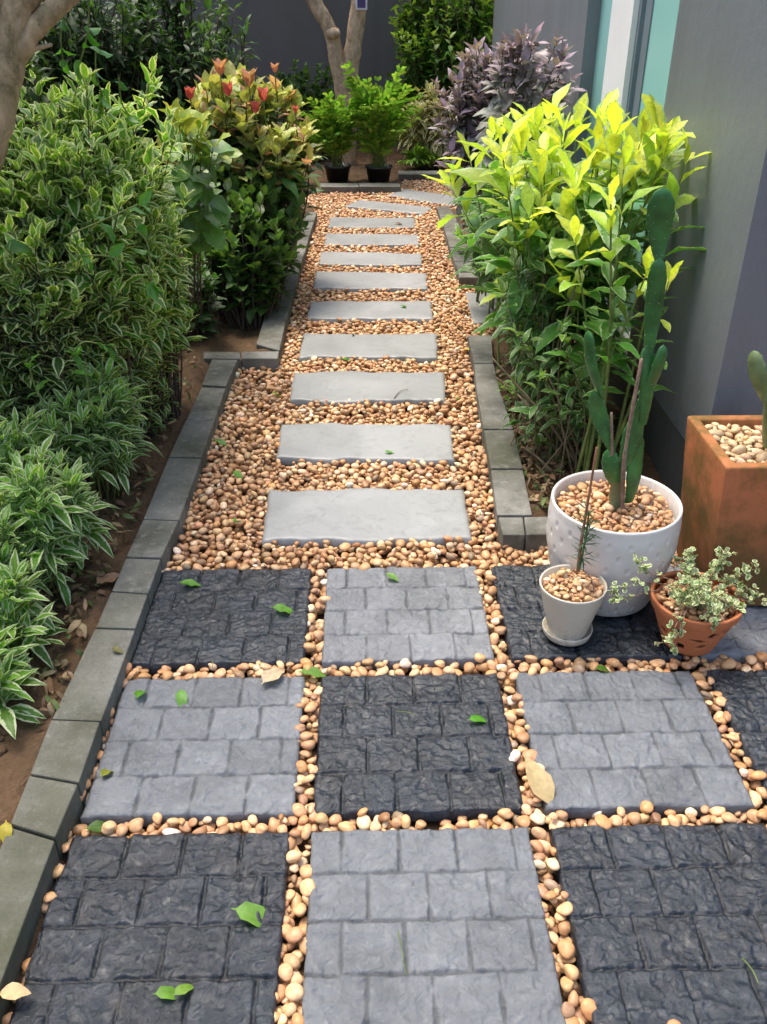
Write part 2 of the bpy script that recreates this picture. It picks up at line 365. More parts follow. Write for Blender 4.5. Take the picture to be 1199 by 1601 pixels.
def shoot(F_, path, spec, start=.25):
    """leaves in opposite pairs or spirals along the polyline; spec is a dict"""
    path = np.asarray(path); seg = np.linalg.norm(np.diff(path, axis=0), axis=1); cum = np.r_[0, np.cumsum(seg)]; tot = cum[-1]
    pos = tot*start; ph = random.random()*6.28
    while True:
        t = min(1, pos/tot); k = min(len(seg)-1, np.searchsorted(cum, pos, 'right')-1); f = (pos-cum[k])/seg[k] if seg[k] > 0 else 0
        p = path[k]+(path[k+1]-path[k])*min(f, 1); T = unit(path[k+1]-path[k])
        young = max(0, 1-(tot-pos)/spec.get('tipzone', .12))
        a = unit(np.cross(T, [.2, .5, .8])); b = np.cross(T, a)
        for m in range(spec.get('per', 2)):
            an = ph+m*2*math.pi/spec.get('per', 2)+rng.normal()*.25
            out = a*math.cos(an)+b*math.sin(an)
            ang = spec.get('ang', 1.0)*(1-.55*young)+rng.normal()*spec.get('rnd', .15)
            d = unit(T*math.cos(ang)+out*math.sin(ang)+UPV*spec.get('lift', .15)+rng.normal(size=3)*spec.get('rnd', .15)*.7)
            nrm = unit(T*math.sin(ang)-out*math.cos(ang)*.6+UPV*.9+rng.normal(size=3)*.15)
            sz = spec['L']*(1-.35*young)*(.5+.65*random.random())*(.75+.25*min(1, t*2)); 
            col = jit(lerp(spec['old'], spec['new'], young**.7), .16)
            if spec.get('odd') and random.random() < spec['odd'][0]: col = jit(spec['odd'][1])
            F_.add(p, d, nrm, sz, sz*spec['W']*(.85+.3*random.random()), col, spec.get('curl', .4)*(1-.6*young)*(.5+random.random()), spec.get('fold', .3), spec.get('shape', 'ovate'))
        if pos >= tot-1e-3: break
        pos = min(tot, pos+spec['gap']*(1-.55*young)*(.8+.4*random.random()))
        ph += spec.get('twist', 1.57)+rng.normal()*.15
def shrub(name, base_fn, tips, spec, lmat, smat, label, cat, group=None, sr=.004, bend=.25, start=.3, thin=False, extra=None, branch=0):
    """base_fn(tip) -> base point; tips list of points"""
    F_ = Foliage(); paths = []; b0 = np.mean([base_fn(t) for t in tips], axis=0)
    root = empty(name, b0, label, cat, group)
    for tp in tips:
        b = base_fn(tp); tp = np.asarray(tp); mid = (b+tp)/2+np.array([0, 0, 1])*bend*np.linalg.norm((tp-b)[:2])*.8+rng.normal(size=3)*.02
        pa = spline([b, mid, tp], 14); r = np.linspace(sr, sr*.35, len(pa)); paths.append((pa, r)); shoot(F_, pa, spec, start)
        for k in range(branch):
            i = random.randint(5, 11); q = pa[i]; T = unit(pa[i+1]-pa[i]); d = unit(T+rvec()*.75+UPV*.3)
            ln = .35*np.linalg.norm(tp-b)*(.4+.5*random.random()); pb = spline([q, q+d*ln*.5, q+d*ln+UPV*.03], 8)
            paths.append((pb, np.linspace(sr*.5, sr*.25, len(pb)))); shoot(F_, pb, spec, .2)
    tube_obj('stem', paths, smat, root, 5); F_.build('foliage', lmat, root, thin)
    return root
def ell_tips(c, r, n, front=.2, zmin=-.4):
    out = []
    while len(out) < n:
        v = rvec()
        if v[2] < zmin or (v[1] > front and random.random() < .7): continue
        out.append(np.array(c)+v*np.array(r)*(.72+.33*random.random()))
    return out

# ------------------------------------------------------------------ ground
LK = [((-75, 1500), (-95, 1790)), ((14, 1290), (87, 1312)), ((45, 1212), (124, 1226)), ((79, 1125), (158, 1128)), ((148, 981), (212, 983)), ((173, 924), (232, 928)), ((196, 871), (252, 873)), ((223, 812), (280, 814)),
      ((263, 715), (315, 716)), ((290, 657), (335, 658)), ((315, 603), (353, 605)), ((331, 562), (372, 563))]
path_px = [(-140, 2060), (92, 1330), (158, 1145), (212, 1000), (252, 890), (280, 830), (315, 732), (335, 672), (353, 620), (372, 578), (436, 570), (445, 545), (455, 490), (470, 435), (487, 371), (498, 338),
           (470, 303), (500, 294), (628, 294), (626, 274), (800, 274), (830, 330), (683, 331), (702, 390), (716, 440), (850, 440), (870, 500), (757, 528), (731, 528), (744, 625), (766, 740), (778, 850), (1062, 853)]
GZ = -.012
PATH = [tuple(P(x, y, GZ)[:2]) for x, y in path_px] + [(1.95, P(1062, 853, GZ)[1]+.03), (1.95, .45)]
xs = np.unique(np.r_[np.linspace(-60, -3.6, 14), np.linspace(-3.5, 2.0, 260), np.linspace(2.1, 60, 14)])
ys = np.unique(np.r_[np.linspace(-60, .2, 14), np.linspace(.3, 9.2, 380), np.linspace(9.4, 60, 12)])
GX, GY = np.meshgrid(xs, ys, indexing='ij')
ins = inpoly(GX, GY, PATH).astype(float)
for _ in range(2): ins[1:-1, 1:-1] = np.maximum(ins[1:-1, 1:-1], .0)
bed = .0+.055*(fbm(GX, GY, 5, 2.5, 4)-.5)+.05*(fbm(GX, GY, 9, 11, 4)-.5)
bed += np.where(GX < -.65, .02, -.005)
far = (np.abs(GX) > 3.6) | (GY < .2) | (GY > 9.3)
GH = np.where(ins > .5, -.052, bed); GH = np.where(far, -.01, GH)
nx, ny = GX.shape; idx = np.arange(nx*ny).reshape(nx, ny)
Fg = np.stack([idx[:-1, :-1], idx[1:, :-1], idx[1:, 1:], idx[:-1, 1:]], -1).reshape(-1, 4)
tag(link('soil', npmesh('soil', np.stack([GX, GY, GH], -1), Fg), SOIL), 'bare brown garden soil of the planting beds', kind='structure')

# ------------------------------------------------------------------ walls and building
WX = .93; CY = 2.15
def wallthing(name, label, cat='wall'): return empty(name, (0, 0, 0), label, cat)
bw = MB(); bw.box((-5, 9.0, -.1), (3.2, 9.18, 2.9)); tag(bw.out('garden_wall', WALLB), 'dark grey rendered garden wall behind the forked tree', 'wall')
bw = MB(); bw.box((-3.9, -1, -.1), (-3.7, 8.99, 2.6)); tag(bw.out('garden_wall', WALLB), 'dark boundary wall in the shade behind the left shrubs', 'wall')
yw0 = AtX(1063, 0, WX)[1]; yw1 = AtX(920, 0, WX)[1]; yend = AtX(773, 0, WX)[1]
bl = empty('house', (WX, CY, 0), 'grey rendered house with a white framed glass door behind the lime shrub', 'house')
PZ = .2
m_ = MB(); m_.box((WX, CY, PZ), (WX+.22, yw0, 3.0)); m_.box((WX, yw1, PZ), (WX+.22, yend, 3.0)); m_.box((WX, yw0, 2.3), (WX+.22, yw1, 3.0)); m_.out('side_wall', WALLS, bl)
m_ = MB(); m_.box((WX+.22, CY+.003, PZ), (4.5, CY+.22, 3.0)); m_.out('front_wall', WALLF, bl)
m_ = MB(); m_.box((WX+.22, yend-.22, -.06), (4.5, yend, 3.0)); m_.out('rear_wall', WALLS, bl)
m_ = MB(); m_.box((WX+.006, CY+.006, -.06), (4.5, CY+.2, PZ-.006)); m_.box((WX+.006, CY+.2, -.06), (WX+.2, yend-.01, PZ-.006)); m_.out('plinth', PLINTH, bl)
m_ = MB(); m_.box((WX+.003, CY+.004, PZ-.006), (WX+.2, yend-.02, PZ)); m_.box((WX+.2, CY+.004, PZ-.006), (4.4, CY+.1, PZ)); m_.out('joint_line', LINE, bl)
ff = lambda x: AtX(x, 0, WX+.05)[1]
dr = MB()
for a, b, d0 in ((1005, 970, 0), (938, 919, 0)): dr.box((WX+.02+d0, ff(a), PZ+.03), (WX+.09, ff(b), 2.25))
dr.box((WX+.02, yw0, PZ), (WX+.088, yw1, PZ+.03)); dr.box((WX+.02, yw0, 2.25), (WX+.088, yw1, 2.3))
df = dr.out('door_frame', FRAME, bl)
g = MB(); g.box((WX+.05, ff(1021), PZ+.03), (WX+.075, ff(1012), 2.25)); g.box((WX+.04, ff(1009), PZ+.03), (WX+.08, ff(1005), 2.25)); g.out('door_seal', GREYF, bl)
gl = M_glass()
g = MB(); g.box((WX+.055, yw0, PZ+.03), (WX+.063, ff(1021), 2.25)); g.out('glass_pane', gl, bl)
g = MB(); g.box((WX+.055, ff(970), PZ+.03), (WX+.063, ff(938), 2.25)); g.out('glass_pane', gl, bl)
g = MB(); g.box((WX+.0565, ff(1012), PZ+.03), (WX+.0625, ff(1009), 2.25)); g.out('glass_pane', simple('pale_curtain', (.45, .68, .7), .4, .1), bl)
g = MB(); g.box((WX+.15, yw0, PZ+.01), (WX+.16, yw1, 2.25)); g.out('curtain', simple('curtain_teal', (.16, .3, .3), .9, .15, 6), bl)

# ------------------------------------------------------------------ kerbs
KZ = .035
def block(q, parent, z0=-.06, z1=KZ):
    q = [np.array(p[:2]) for p in q]; c = sum(q)/4; q = [p+(c-p)/np.linalg.norm(c-p)*.003 for p in q]
    b = MB(); b.prism(q, z0, z1+rng.normal()*.0018); b.bevel(.004, 2); o = b.out('block', KERB, parent)
    return o
def kerb(label, pairs, z1=KZ, shrink=None):
    W = [(P(*a, z1), P(*b, z1)) for a, b in pairs]; c = np.mean([p for q in W for p in q], axis=0); c[2] = 0
    root = empty('kerb', c, label, 'kerb', 'grey concrete block kerbs')
    for (a, b), (c2, d) in zip(W[:-1], W[1:]): block((a, b, d, c2), root)
    return root
kerb('long near kerb of grey concrete blocks along the left of the tiles', LK)
k = kerb('short kerb piece stepping sideways beside the second slab row on the left', [((316, 549), (317, 560)), ((376, 550), (377, 561)), ((437, 549), (435, 561))])
kerb('far left kerb of grey blocks below the pink tipped shrub', [((400, 538), (437, 548)), ((412, 498), (447, 501)), ((428, 452), (460, 454)), ((441, 415), (469, 417)), ((450, 395), (476, 396)), ((463, 368), (484, 368)), ((472, 346), (491, 346)), ((480, 331), (496, 331))])
kerb('right kerb of grey blocks beside the white dimpled pot', [((731, 523), (768, 523)), ((741, 567), (772, 567)), ((746, 617), (784, 617)), ((756, 671), (803, 671)), ((767, 732), (818, 732)), ((777, 804), (833, 804))])
kerb('end kerb block touching the white pot on the right', [((778, 807), (786, 836)), ((818, 807), (822, 836)), ((870, 806), (876, 835))])
kerb('far right kerb of pale blocks under the drooping lime shrub', [((682, 322), (702, 321)), ((688, 338), (711, 337)), ((693, 353), (719, 352)), ((697, 366), (724, 366)), ((703, 387), (733, 387)), ((710, 408), (742, 408)), ((716, 424), (752, 424))])
kerb('pale kerb crossing toward the house behind the right bushes', [((716, 426), (717, 434)), ((765, 426), (768, 434)), ((825, 426), (829, 434))])
kerb('low kerb in front of the black fern pots', [((497, 286), (499, 292)), ((560, 286), (562, 292)), ((625, 286), (627, 292))])
kerb('low back kerb at the foot of the cream shrub', [((622, 267), (623, 273)), ((690, 267), (692, 273)), ((770, 267), (773, 273))])

# ------------------------------------------------------------------ tiles
TX0 = -.107; TW = .40; TP = .44
ROWS = [(1.099, .372), (1.525, .385), (1.954, .380)]      # far edge Y, depth
def tile(x0, yf, dep, dark, off, label, seed, nxg=190, nyg=180):
    wdt = TW; X = np.linspace(0, wdt, nxg); Y = np.linspace(0, dep, nyg); GXt, GYt = np.meshgrid(X, Y, indexing='ij')
    nzx = GXt+seed*3.1; nzy = GYt+seed*1.7
    cl = fbm(nzx, nzy, seed, 22, 5); wx = fbm(nzx, nzy, seed+31, 11, 3); rid = 1-np.abs(2*fbm(nzx+wx*.06, nzy+wx*.04, seed+50, 26, 4)-1)
    bh = dep/4; row = np.floor(GYt/bh+1e-6).clip(0, 3); fy = GYt-row*bh; sh = np.where((row.astype(int)+off) % 2 == 0, 0., .5)
    bwid = .104; jx = (vnoise(row*7.3, row*3.1+seed, seed+3)-.5)*.016
    q = (GXt+jx)/bwid+sh; colm = np.floor(q); fx = (q-colm)*bwid
    wob = (fbm(nzx, nzy, seed+77, 40, 2)-.5)*.006
    dx = np.minimum(fx, bwid-fx)+wob; dy = np.minimum(fy, bh-fy)+wob; gr = np.minimum(dx, np.where((fy < bh/2) & (row == 0), .03, np.where((fy > bh/2) & (row == 3), .03, dy)))
    groove = np.exp(-(np.clip(gr, 0, 1)/(.0026 if not dark else .003))**2)
    br = vnoise(colm*5.7+row*3.3, row*9.1+colm+seed, seed+9)
    tilt = (fx/bwid-.5)*(br-.5)*.006+(fy/bh-.5)*(vnoise(colm+row*5, row+3, seed+19)-.5)*.006
    fine = 1-np.abs(2*fbm(nzx+wx*.05, nzy, seed+91, 62, 4)-1)
    H = -.004+.008*(rid-.75)+.005*(cl-.5)+(.0045 if dark else .004)*(fine-.75)+tilt-(.0055 if dark else .0038)*groove
    edge = np.minimum.reduce([GXt, wdt-GXt, GYt, dep-GYt]); H = H-.004*np.exp(-(edge/.003)**2); H = np.minimum(H, .004)
    ej = .0016*(fbm(nzx, nzy, seed+5, 30, 2)-.5)*2
    WXp = x0+GXt+np.where(edge < .002, ej, 0); WYp = yf-dep+GYt+np.where(edge < .002, ej, 0)
    V = np.stack([WXp, WYp, H], -1).reshape(-1, 3); n0 = len(V); idx = np.arange(nxg*nyg).reshape(nxg, nyg)
    Fq = np.stack([idx[:-1, :-1], idx[1:, :-1], idx[1:, 1:], idx[:-1, 1:]], -1).reshape(-1, 4)
    loop = np.r_[idx[:, 0], idx[-1, 1:], idx[-2::-1, -1], idx[0, -2:0:-1]]; m = len(loop)
    low = V[loop].copy(); low[:, 2] = -.035; V = np.vstack([V, low]); j = np.arange(m); j2 = (j+1) % m
    Fs = np.stack([loop[j], n0+j, n0+j2, loop[j2]], -1)
    tone = np.ones((len(V), 4)); t_ = (.82+.36*br)*(1-.5*groove) if not dark else (.75+.5*br)*(1-.6*groove)
    tone[:n0, :3] = t_.reshape(-1)[:, None]; tone[n0:, :3] = 2.2 if dark else .8
    me = npmesh('paving_tile', V, np.vstack([Fq, Fs]), dict(col=('FLOAT_COLOR', tone)))
    return tag(link('paving_tile', me, TD if dark else TL), label, 'paving tile', 'stamped stone-pattern paving tiles', 'thing')
tl = {(0, -1): 'dark wet-looking tile at the bottom left carrying a big green leaf', (0, 0): 'light grey tile at the bottom centre of the picture', (0, 1): 'dark slate tile at the bottom right corner',
      (1, -1): 'light grey tile against the left kerb with two green leaves on it', (1, 0): 'dark tile in the middle with one bright green leaf', (1, 1): 'light grey tile right of the middle dark tile',
      (1, 2): 'dark tile cut by the right edge, second row up', (2, -1): 'dark tile farthest left beside the kerb, below the gravel path', (2, 0): 'light grey tile at the centre just below the gravel path',
      (2, 1): 'dark tile under the white and cream pots', (2, 2): 'light grey tile under the terracotta pot and planter', (0, 2): 'light grey tile out at the far right front'}
for (r, c), lb in tl.items():
    yf, dep = ROWS[r]; tile(TX0+c*TP+(.004 if r == 1 and c < 0 else 0), yf, dep, (r+c) % 2 == 1, (r+c) % 2, lb, 7+r*13+c*5)

# ------------------------------------------------------------------ stepping slabs
SL = [[(420, 765), (725, 763), (737, 841), (410, 844)], [(440, 660), (705, 663), (711, 719), (431, 717)], [(460, 581), (694, 580), (697, 626), (452, 626)], [(475, 521), (683, 521), (684, 559), (467, 557)],
      [(485, 471), (674, 470), (677, 498), (479, 497)], [(494, 424), (667, 427), (668, 451), (490, 449)], [(502, 393), (659, 396), (661, 414), (498, 413)], [(509, 364), (654, 366), (656, 382), (506, 382)],
      [(516, 339), (649, 341), (650, 355), (513, 355)], [(562, 312), (676, 324), (663, 334), (538, 322)], [(634, 295), (733, 309), (706, 321), (606, 304)], [(690, 286), (775, 287), (765, 302), (712, 299)],
      [(726, 456), (832, 455), (846, 505), (741, 505)]]
SN = ['nearest pale grey slab, right above the tiles', 'second slab up the path, with a small green leaf', 'third slab up the path with a curved twig on it', 'fourth slab from the tiles, with a dark curled leaf',
      'fifth slab from the tiles', 'sixth slab from the tiles', 'seventh slab from the tiles', 'eighth slab from the tiles, small in the distance', 'ninth slab carrying a brown dry leaf at its right end',
      'tenth slab, the first one turned at an angle', 'eleventh slab, tilted where the path bends right', 'last slab of the path, half hidden by lime leaves', 'bluish slab of the side step behind the right bushes']
slabpoly = []
for k, (q, lb) in enumerate(zip(SL, SN)):
    c = [P(x, y, 0) for x, y in q]; slabpoly.append([tuple(p[:2]) for p in c]); n1, n2 = 70, 36
    s, t = np.meshgrid(np.linspace(0, 1, n1), np.linspace(0, 1, n2), indexing='ij')
    pt = (c[0]*(1-s)[..., None]+c[1]*s[..., None])*(1-t)[..., None]+(c[3]*(1-s)[..., None]+c[2]*s[..., None])*t[..., None]
    w_ = np.abs(t-.5)*2; ed = (fbm(s*5, t*0+k*3, 3+k, 1.6, 3)-.5); pt[..., 1] += np.sign(.5-t)*ed*.036*w_**3
    pt[..., 0] += np.sign(s-.5)*(fbm(t*4, s*0+k*2, 60+k, 1.5, 3)-.5)*.01*(np.abs(s-.5)*2)**6
    H = .006*(fbm(pt[..., 0], pt[..., 1], 20+k, 6, 4)-.5)
    e2 = np.minimum(np.minimum(s, 1-s)*.6, np.minimum(t, 1-t)*.3); H = H-.004*np.exp(-(e2/.004)**2); pt[..., 2] = H
    V = pt.reshape(-1, 3); n0 = len(V); idx = np.arange(n1*n2).reshape(n1, n2)
    Fq = np.stack([idx[:-1, :-1], idx[:-1, 1:], idx[1:, 1:], idx[1:, :-1]], -1).reshape(-1, 4)
    loop = np.r_[idx[:, 0], idx[-1, 1:], idx[-2::-1, -1], idx[0, -2:0:-1]]; m = len(loop); low = V[loop].copy(); low[:, 2] = -.03
    V = np.vstack([V, low]); j = np.arange(m); j2 = (j+1) % m
    me = npmesh('stepping_slab', V, np.vstack([Fq, np.stack([loop[j], loop[j2], n0+j2, n0+j], -1)]))
    tag(link('stepping_slab', me, SLAB), lb, 'stepping stone', 'stepping slabs across the gravel path', 'thing')

# ------------------------------------------------------------------ pebbles
PAL = [((.50, .30, .16), 5), ((.60, .39, .22), 5), ((.42, .235, .12), 3.5), ((.68, .48, .30), 3.5), ((.33, .2, .12), 2), ((.76, .63, .46), 1.8), ((.52, .28, .12), 2.5), ((.22, .17, .13), .6), ((.82, .78, .7), .35)]
PC = np.array([p[0] for p in PAL])*.9+.10*np.array([.72, .58, .42]); PW = np.array([p[1] for p in PAL]); PW = PW/PW.sum()
def templ(sub, n, seed):
    out = []; r = np.random.default_rng(seed)
    for k in range(n):
        b = bmesh.new(); bmesh.ops.create_icosphere(b, subdivisions=sub, radius=1); V = np.array([v.co[:] for v in b.verts]); Fk = np.array([[v.index for v in f.verts] for f in b.faces]); b.free()
        d = V.copy(); amp = np.ones(len(V))
        for j in range(5):
            dr_ = r.normal(size=3); dr_ /= np.linalg.norm(dr_); amp += .10*np.sin((V @ dr_)*(1.3+j*.55)+r.random()*6)
        V = V*amp[:, None]; V /= np.abs(V).max(0); out.append((V, Fk))
    return out
T_HI = templ(3, 12, 1); T_LO = templ(2, 8, 2)
def drop(name, mask_fn, bbox, base, target, size, seed, zfar=None, label='', tries=5, maxn=20000, floor=None):
    r = np.random.default_rng(seed); res = .004; x0, y0, x1, y1 = bbox
    nx, ny = int((x1-x0)/res), int((y1-y0)/res); gx = x0+(np.arange(nx)+.5)*res; gy = y0+(np.arange(ny)+.5)*res
    MX, MY = np.meshgrid(gx, gy, indexing='ij'); M = mask_fn(MX, MY); H = np.full((nx, ny), base, float)
    if floor is not None: H = floor(MX, MY)
    recs = []; bad = ~M
    cand = np.argwhere(M); 
    for rnd in range(16):
        low = np.argwhere(M & (H < target-.003*(rnd > 9)))
        if len(low) < 10 or len(recs) > maxn: break
        n = max(30, int(len(low)*res*res/(size**2*.5)*1.1)); pick = low[r.integers(0, len(low), n)]
        for (ci, cj) in pick:
            if H[ci, cj] >= target: continue
            L = size*(.62+.75*r.random()**1.3)*max(.5, 1-.06*rnd); a = L/2*(.96+.15*r.random()); b_ = a*(.62+.3*r.random()); c_ = a*(.42+.25*r.random()); th = r.random()*math.pi
            rad = int(a/res)+1; best = None
            for t in range(tries):
                i = ci+r.integers(-3, 4); j = cj+r.integers(-3, 4)
                if i < rad or j < rad or i >= nx-rad or j >= ny-rad or not M[i, j]: continue
                sub = H[i-rad:i+rad+1, j-rad:j+rad+1]; k = np.arange(-rad, rad+1)*res; KX, KY = np.meshgrid(k, k, indexing='ij')
                xr = KX*math.cos(th)+KY*math.sin(th); yr = -KX*math.sin(th)+KY*math.cos(th); e = 1-(xr/a)**2-(yr/b_)**2; ok = e > 0
                hh = np.sqrt(np.clip(e, 0, 1))*c_; z = (sub+hh)[ok & (e > .1)].max()
                if best is None or z < best[0]: best = (z, i, j, ok, hh, rad)
            if best is None: continue
            z, i, j, ok, hh, rad = best; z -= c_*.22
            if z > target+(.010 if rnd < 5 else .017): continue
            sub = H[i-rad:i+rad+1, j-rad:j+rad+1]; sub[ok] = np.maximum(sub[ok], (z+hh)[ok])
            recs.append((gx[i]+r.normal()*.001, gy[j]+r.normal()*.001, z, a, b_, c_, th, r.normal()*.22, r.normal()*.22))
    V = []; Fl = []; C = []; k0 = 0
    for q in recs:
        hi = (zfar is None) or q[1] < zfar[0]
        if hi and zfar is None: tv, tf = T_LO[r.integers(len(T_LO))]
        else: tv, tf = (T_HI if hi and q[1] < zfar[1] else T_LO)[r.integers(8)]
        x, y, z, a, b_, c_, th, tx, ty = q; v = tv*np.array([a, b_, c_])
        ct, st = math.cos(tx), math.sin(tx); v = v @ np.array([[1, 0, 0], [0, ct, st], [0, -st, ct]]); ct, st = math.cos(ty), math.sin(ty); v = v @ np.array([[ct, 0, -st], [0, 1, 0], [st, 0, ct]])
        ct, st = math.cos(th), math.sin(th); v = v @ np.array([[ct, st, 0], [-st, ct, 0], [0, 0, 1]]); V.append(v+np.array([x, y, z])); Fl.append(tf+k0); k0 += len(v)
        col = PC[r.choice(len(PC), p=PW)]*(1+r.normal()*.12)*(1+r.normal(size=3)*.03); C.append(np.tile(np.r_[np.clip(col, .01, .95), 1], (len(v), 1)))
    print(name, len(recs))
    me = npmesh(name, np.vstack(V), np.vstack(Fl), dict(col=('FLOAT_COLOR', np.vstack(C))))
    return tag(link(name, me, PEB), label, 'pebbles', kind='stuff')
def shrinkpoly(q, d):
    c = np.mean(q, axis=0); return [tuple(np.array(p)+(c-np.array(p))/np.abs(c-np.array(p))*d) for p in q]
SPL = [shrinkpoly(q, .006) for q in slabpoly]
def gmask(X, Y):
    m = inpoly(X, Y, PATH)
    for (r_, c_) in tl:
        yf, dep = ROWS[r_]; x0 = TX0+c_*TP; m &= ~((X > x0+.001) & (X < x0+TW-.001) & (Y > yf-dep+.001) & (Y < yf-.001))
    for q in SPL: m &= ~inpoly(X, Y, q)
    return m
drop('gravel', gmask, (-.75, .62, 1.9, 8.6), -.044, -.013, .0265, 3, (2.9, 1.75), 'rounded tan and brown river pebbles filling the path and the gaps between tiles', 4)

# ------------------------------------------------------------------ pots
def lathe(prof, n=96):
    """prof list of (r, z); closed of revolution"""
    V = []; Fq = []; m = len(prof); th = np.linspace(0, 2*np.pi, n, endpoint=False)
    for r, z in prof: V.append(np.stack([r*np.cos(th), r*np.sin(th), np.full(n, z)], -1))
    V = np.vstack(V); i = np.arange(m-1)[:, None]*n; j = np.arange(n)[None]; j2 = (j+1) % n
    return V, np.stack([i+j, i+j2, i+n+j2, i+n+j], -1).reshape(-1, 4)
# white dimpled pot
WP = np.array([.603, 1.828, 0.002]); 
root = empty('flower_pot', WP, 'large white glazed pot with dimpled sides holding the tall cactus', 'plant pot')
zz = np.linspace(.003, .262, 90); tt = zz/.262
ro = .116+.042*np.sin(np.clip(tt*1.35, 0, 1)*math.pi/2)-.003*np.clip((tt-.72)/.28, 0, 1)**1.5
prof = [(.002, .0), (.108, .0)]+[(r, z) for r, z in zip(ro, zz)]+[(.1545, .2655), (.152, .267), (.149, .2665), (.1462, .262), (.145, .225), (.144, .2), (.002, .2)]
V, Fq = lathe(prof, 300); R_ = np.hypot(V[:, 0], V[:, 1]); TH = np.arctan2(V[:, 1], V[:, 0]); Z = V[:, 2]
dm = np.zeros(len(V))
for rowk in range(7):
    zc = .03+rowk*.033; nn = 20; off = .5*(rowk % 2)
    u = (TH/(2*np.pi)*nn+off); du = (u-np.round(u))*2*np.pi*.15/nn; dz = Z-zc
    dm = np.maximum(dm, np.exp(-(np.abs(du)/.0034)**3-(np.abs(dz)/.0075)**3))
outer = (R_ > .117) & (Z > .01) & (Z < .25)
sc = np.where(outer, 1-.0036*dm/np.maximum(R_, .05), 1); V[:, 0] *= sc; V[:, 1] *= sc
wob = 1+.004*np.sin(Z*90)*outer; V[:, :2] *= wob[:, None]
link('bowl', npmesh('bowl', V+WP, Fq), WHITE, root)
drop('pebble_filling', lambda X, Y: (X-WP[0])**2+(Y-WP[1])**2 < .134**2, (WP[0]-.2, WP[1]-.2, WP[0]+.2, WP[1]+.2), .205, .236, .031, 5, None, 'tan pebbles filling the large white pot around the cactus')
# cream pot on saucer
SP = np.array([.476, 1.655, .003]); root = empty('flower_pot', SP, 'small cream tapered pot standing on its saucer', 'plant pot')
V, Fq = lathe([(.002, .008), (.044, .008), (.046, .012)]+[(.046+.0305*t, .012+.126*t) for t in np.linspace(0, 1, 12)]+[(.0775, .143), (.0765, .1452), (.0745, .1452), (.0725, .142), (.068, .11), (.002, .11)], 96)
link('pot_body', npmesh('pot_body', V+SP, Fq), BEIGE, root)
V, Fq = lathe([(.002, 0), (.052, 0), (.056, .004), (.0595, .02), (.0585, .022), (.0565, .021), (.053, .0062), (.002, .0058)], 96); link('saucer', npmesh('saucer', V+SP, Fq), BEIGE, root)
drop('pebble_filling', lambda X, Y: (X-SP[0])**2+(Y-SP[1])**2 < .064**2, (SP[0]-.1, SP[1]-.1, SP[0]+.1, SP[1]+.1), .112, .131, .026, 6, None, 'small brown pebbles filling the cream pot')
# terracotta pot with cut-outs
TPt = np.array([.757, 1.622, .0]); root = empty('flower_pot', TPt, 'round terracotta pot with cut-out leaf shapes and a trailing plant', 'plant pot')
prof = [(.060+.036*t, .004+.099*t) for t in np.linspace(0, 1, 46)]+[(.0985, .104), (.1005, .1065), (.104, .128), (.1035, .131)]
V, Fq = lathe(prof, 320); cen = V[Fq].mean(1); th = np.arctan2(cen[:, 1], cen[:, 0]); z = cen[:, 2]; R0 = .08; keep = np.ones(len(Fq), bool)
for (a, zc, wd_, hg, rot) in ((-2.35, .078, .012, .007, -.7), (-2.2, .03, .011, .007, .9), (-1.38, .080, .011, .0065, .3), (-1.72, .062, .018, .0035, -.15), (-1.55, .040, .013, .004, .3), (-1.0, .086, .010, .007, -.5), (-.95, .06, .009, .006, .4), (-.6, .05, .012, .007, 0), (-2.8, .055, .012, .007, .5), (.4, .06, .014, .007, 0), (1.3, .06, .014, .007, 0), (2.3, .06, .014, .007, 0)):
    wd_ *= 1.2; hg *= 2.0
    x = (((th-a+np.pi) % (2*np.pi))-np.pi)*R0; y = z-zc; xr = x*math.cos(rot)+y*math.sin(rot); yr = -x*math.sin(rot)+y*math.cos(rot)
    keep &= ~((np.abs(yr) < hg*(1-np.abs(xr)/wd_)**.6*(np.abs(xr) < wd_)) & (np.abs(xr) < wd_))
me = npmesh('pot_body', V+TPt, Fq[keep]); o = link('pot_body', me, TERR2, root); md = o.modifiers.new('s', 'SOLIDIFY'); md.thickness = .008; md.offset = -1
V, Fq = lathe([(.002, .003), (.060, .003), (.060, .012), (.002, .012)], 64); link('pot_base', npmesh('pot_base', V+TPt, Fq), TERR2, root)
V, Fq = lathe([(.002, .014), (.05, .014), (.076, .09), (.07, .098), (.002, .1)], 48); tag(link('potting_soil', npmesh('potting_soil', V+TPt, Fq), simple('dark_soil', (.05, .032, .02), .95, .4, 80, 1., .004)), 'dark potting soil inside the terracotta pot', 'potting soil', kind='stuff')
drop('pebble_filling', lambda X, Y: (X-TPt[0])**2+(Y-TPt[1])**2 < .08**2, (TPt[0]-.12, TPt[1]-.12, TPt[0]+.12, TPt[1]+.12), .1, .114, .026, 8, None, 'brown pebbles inside the round terracotta pot')
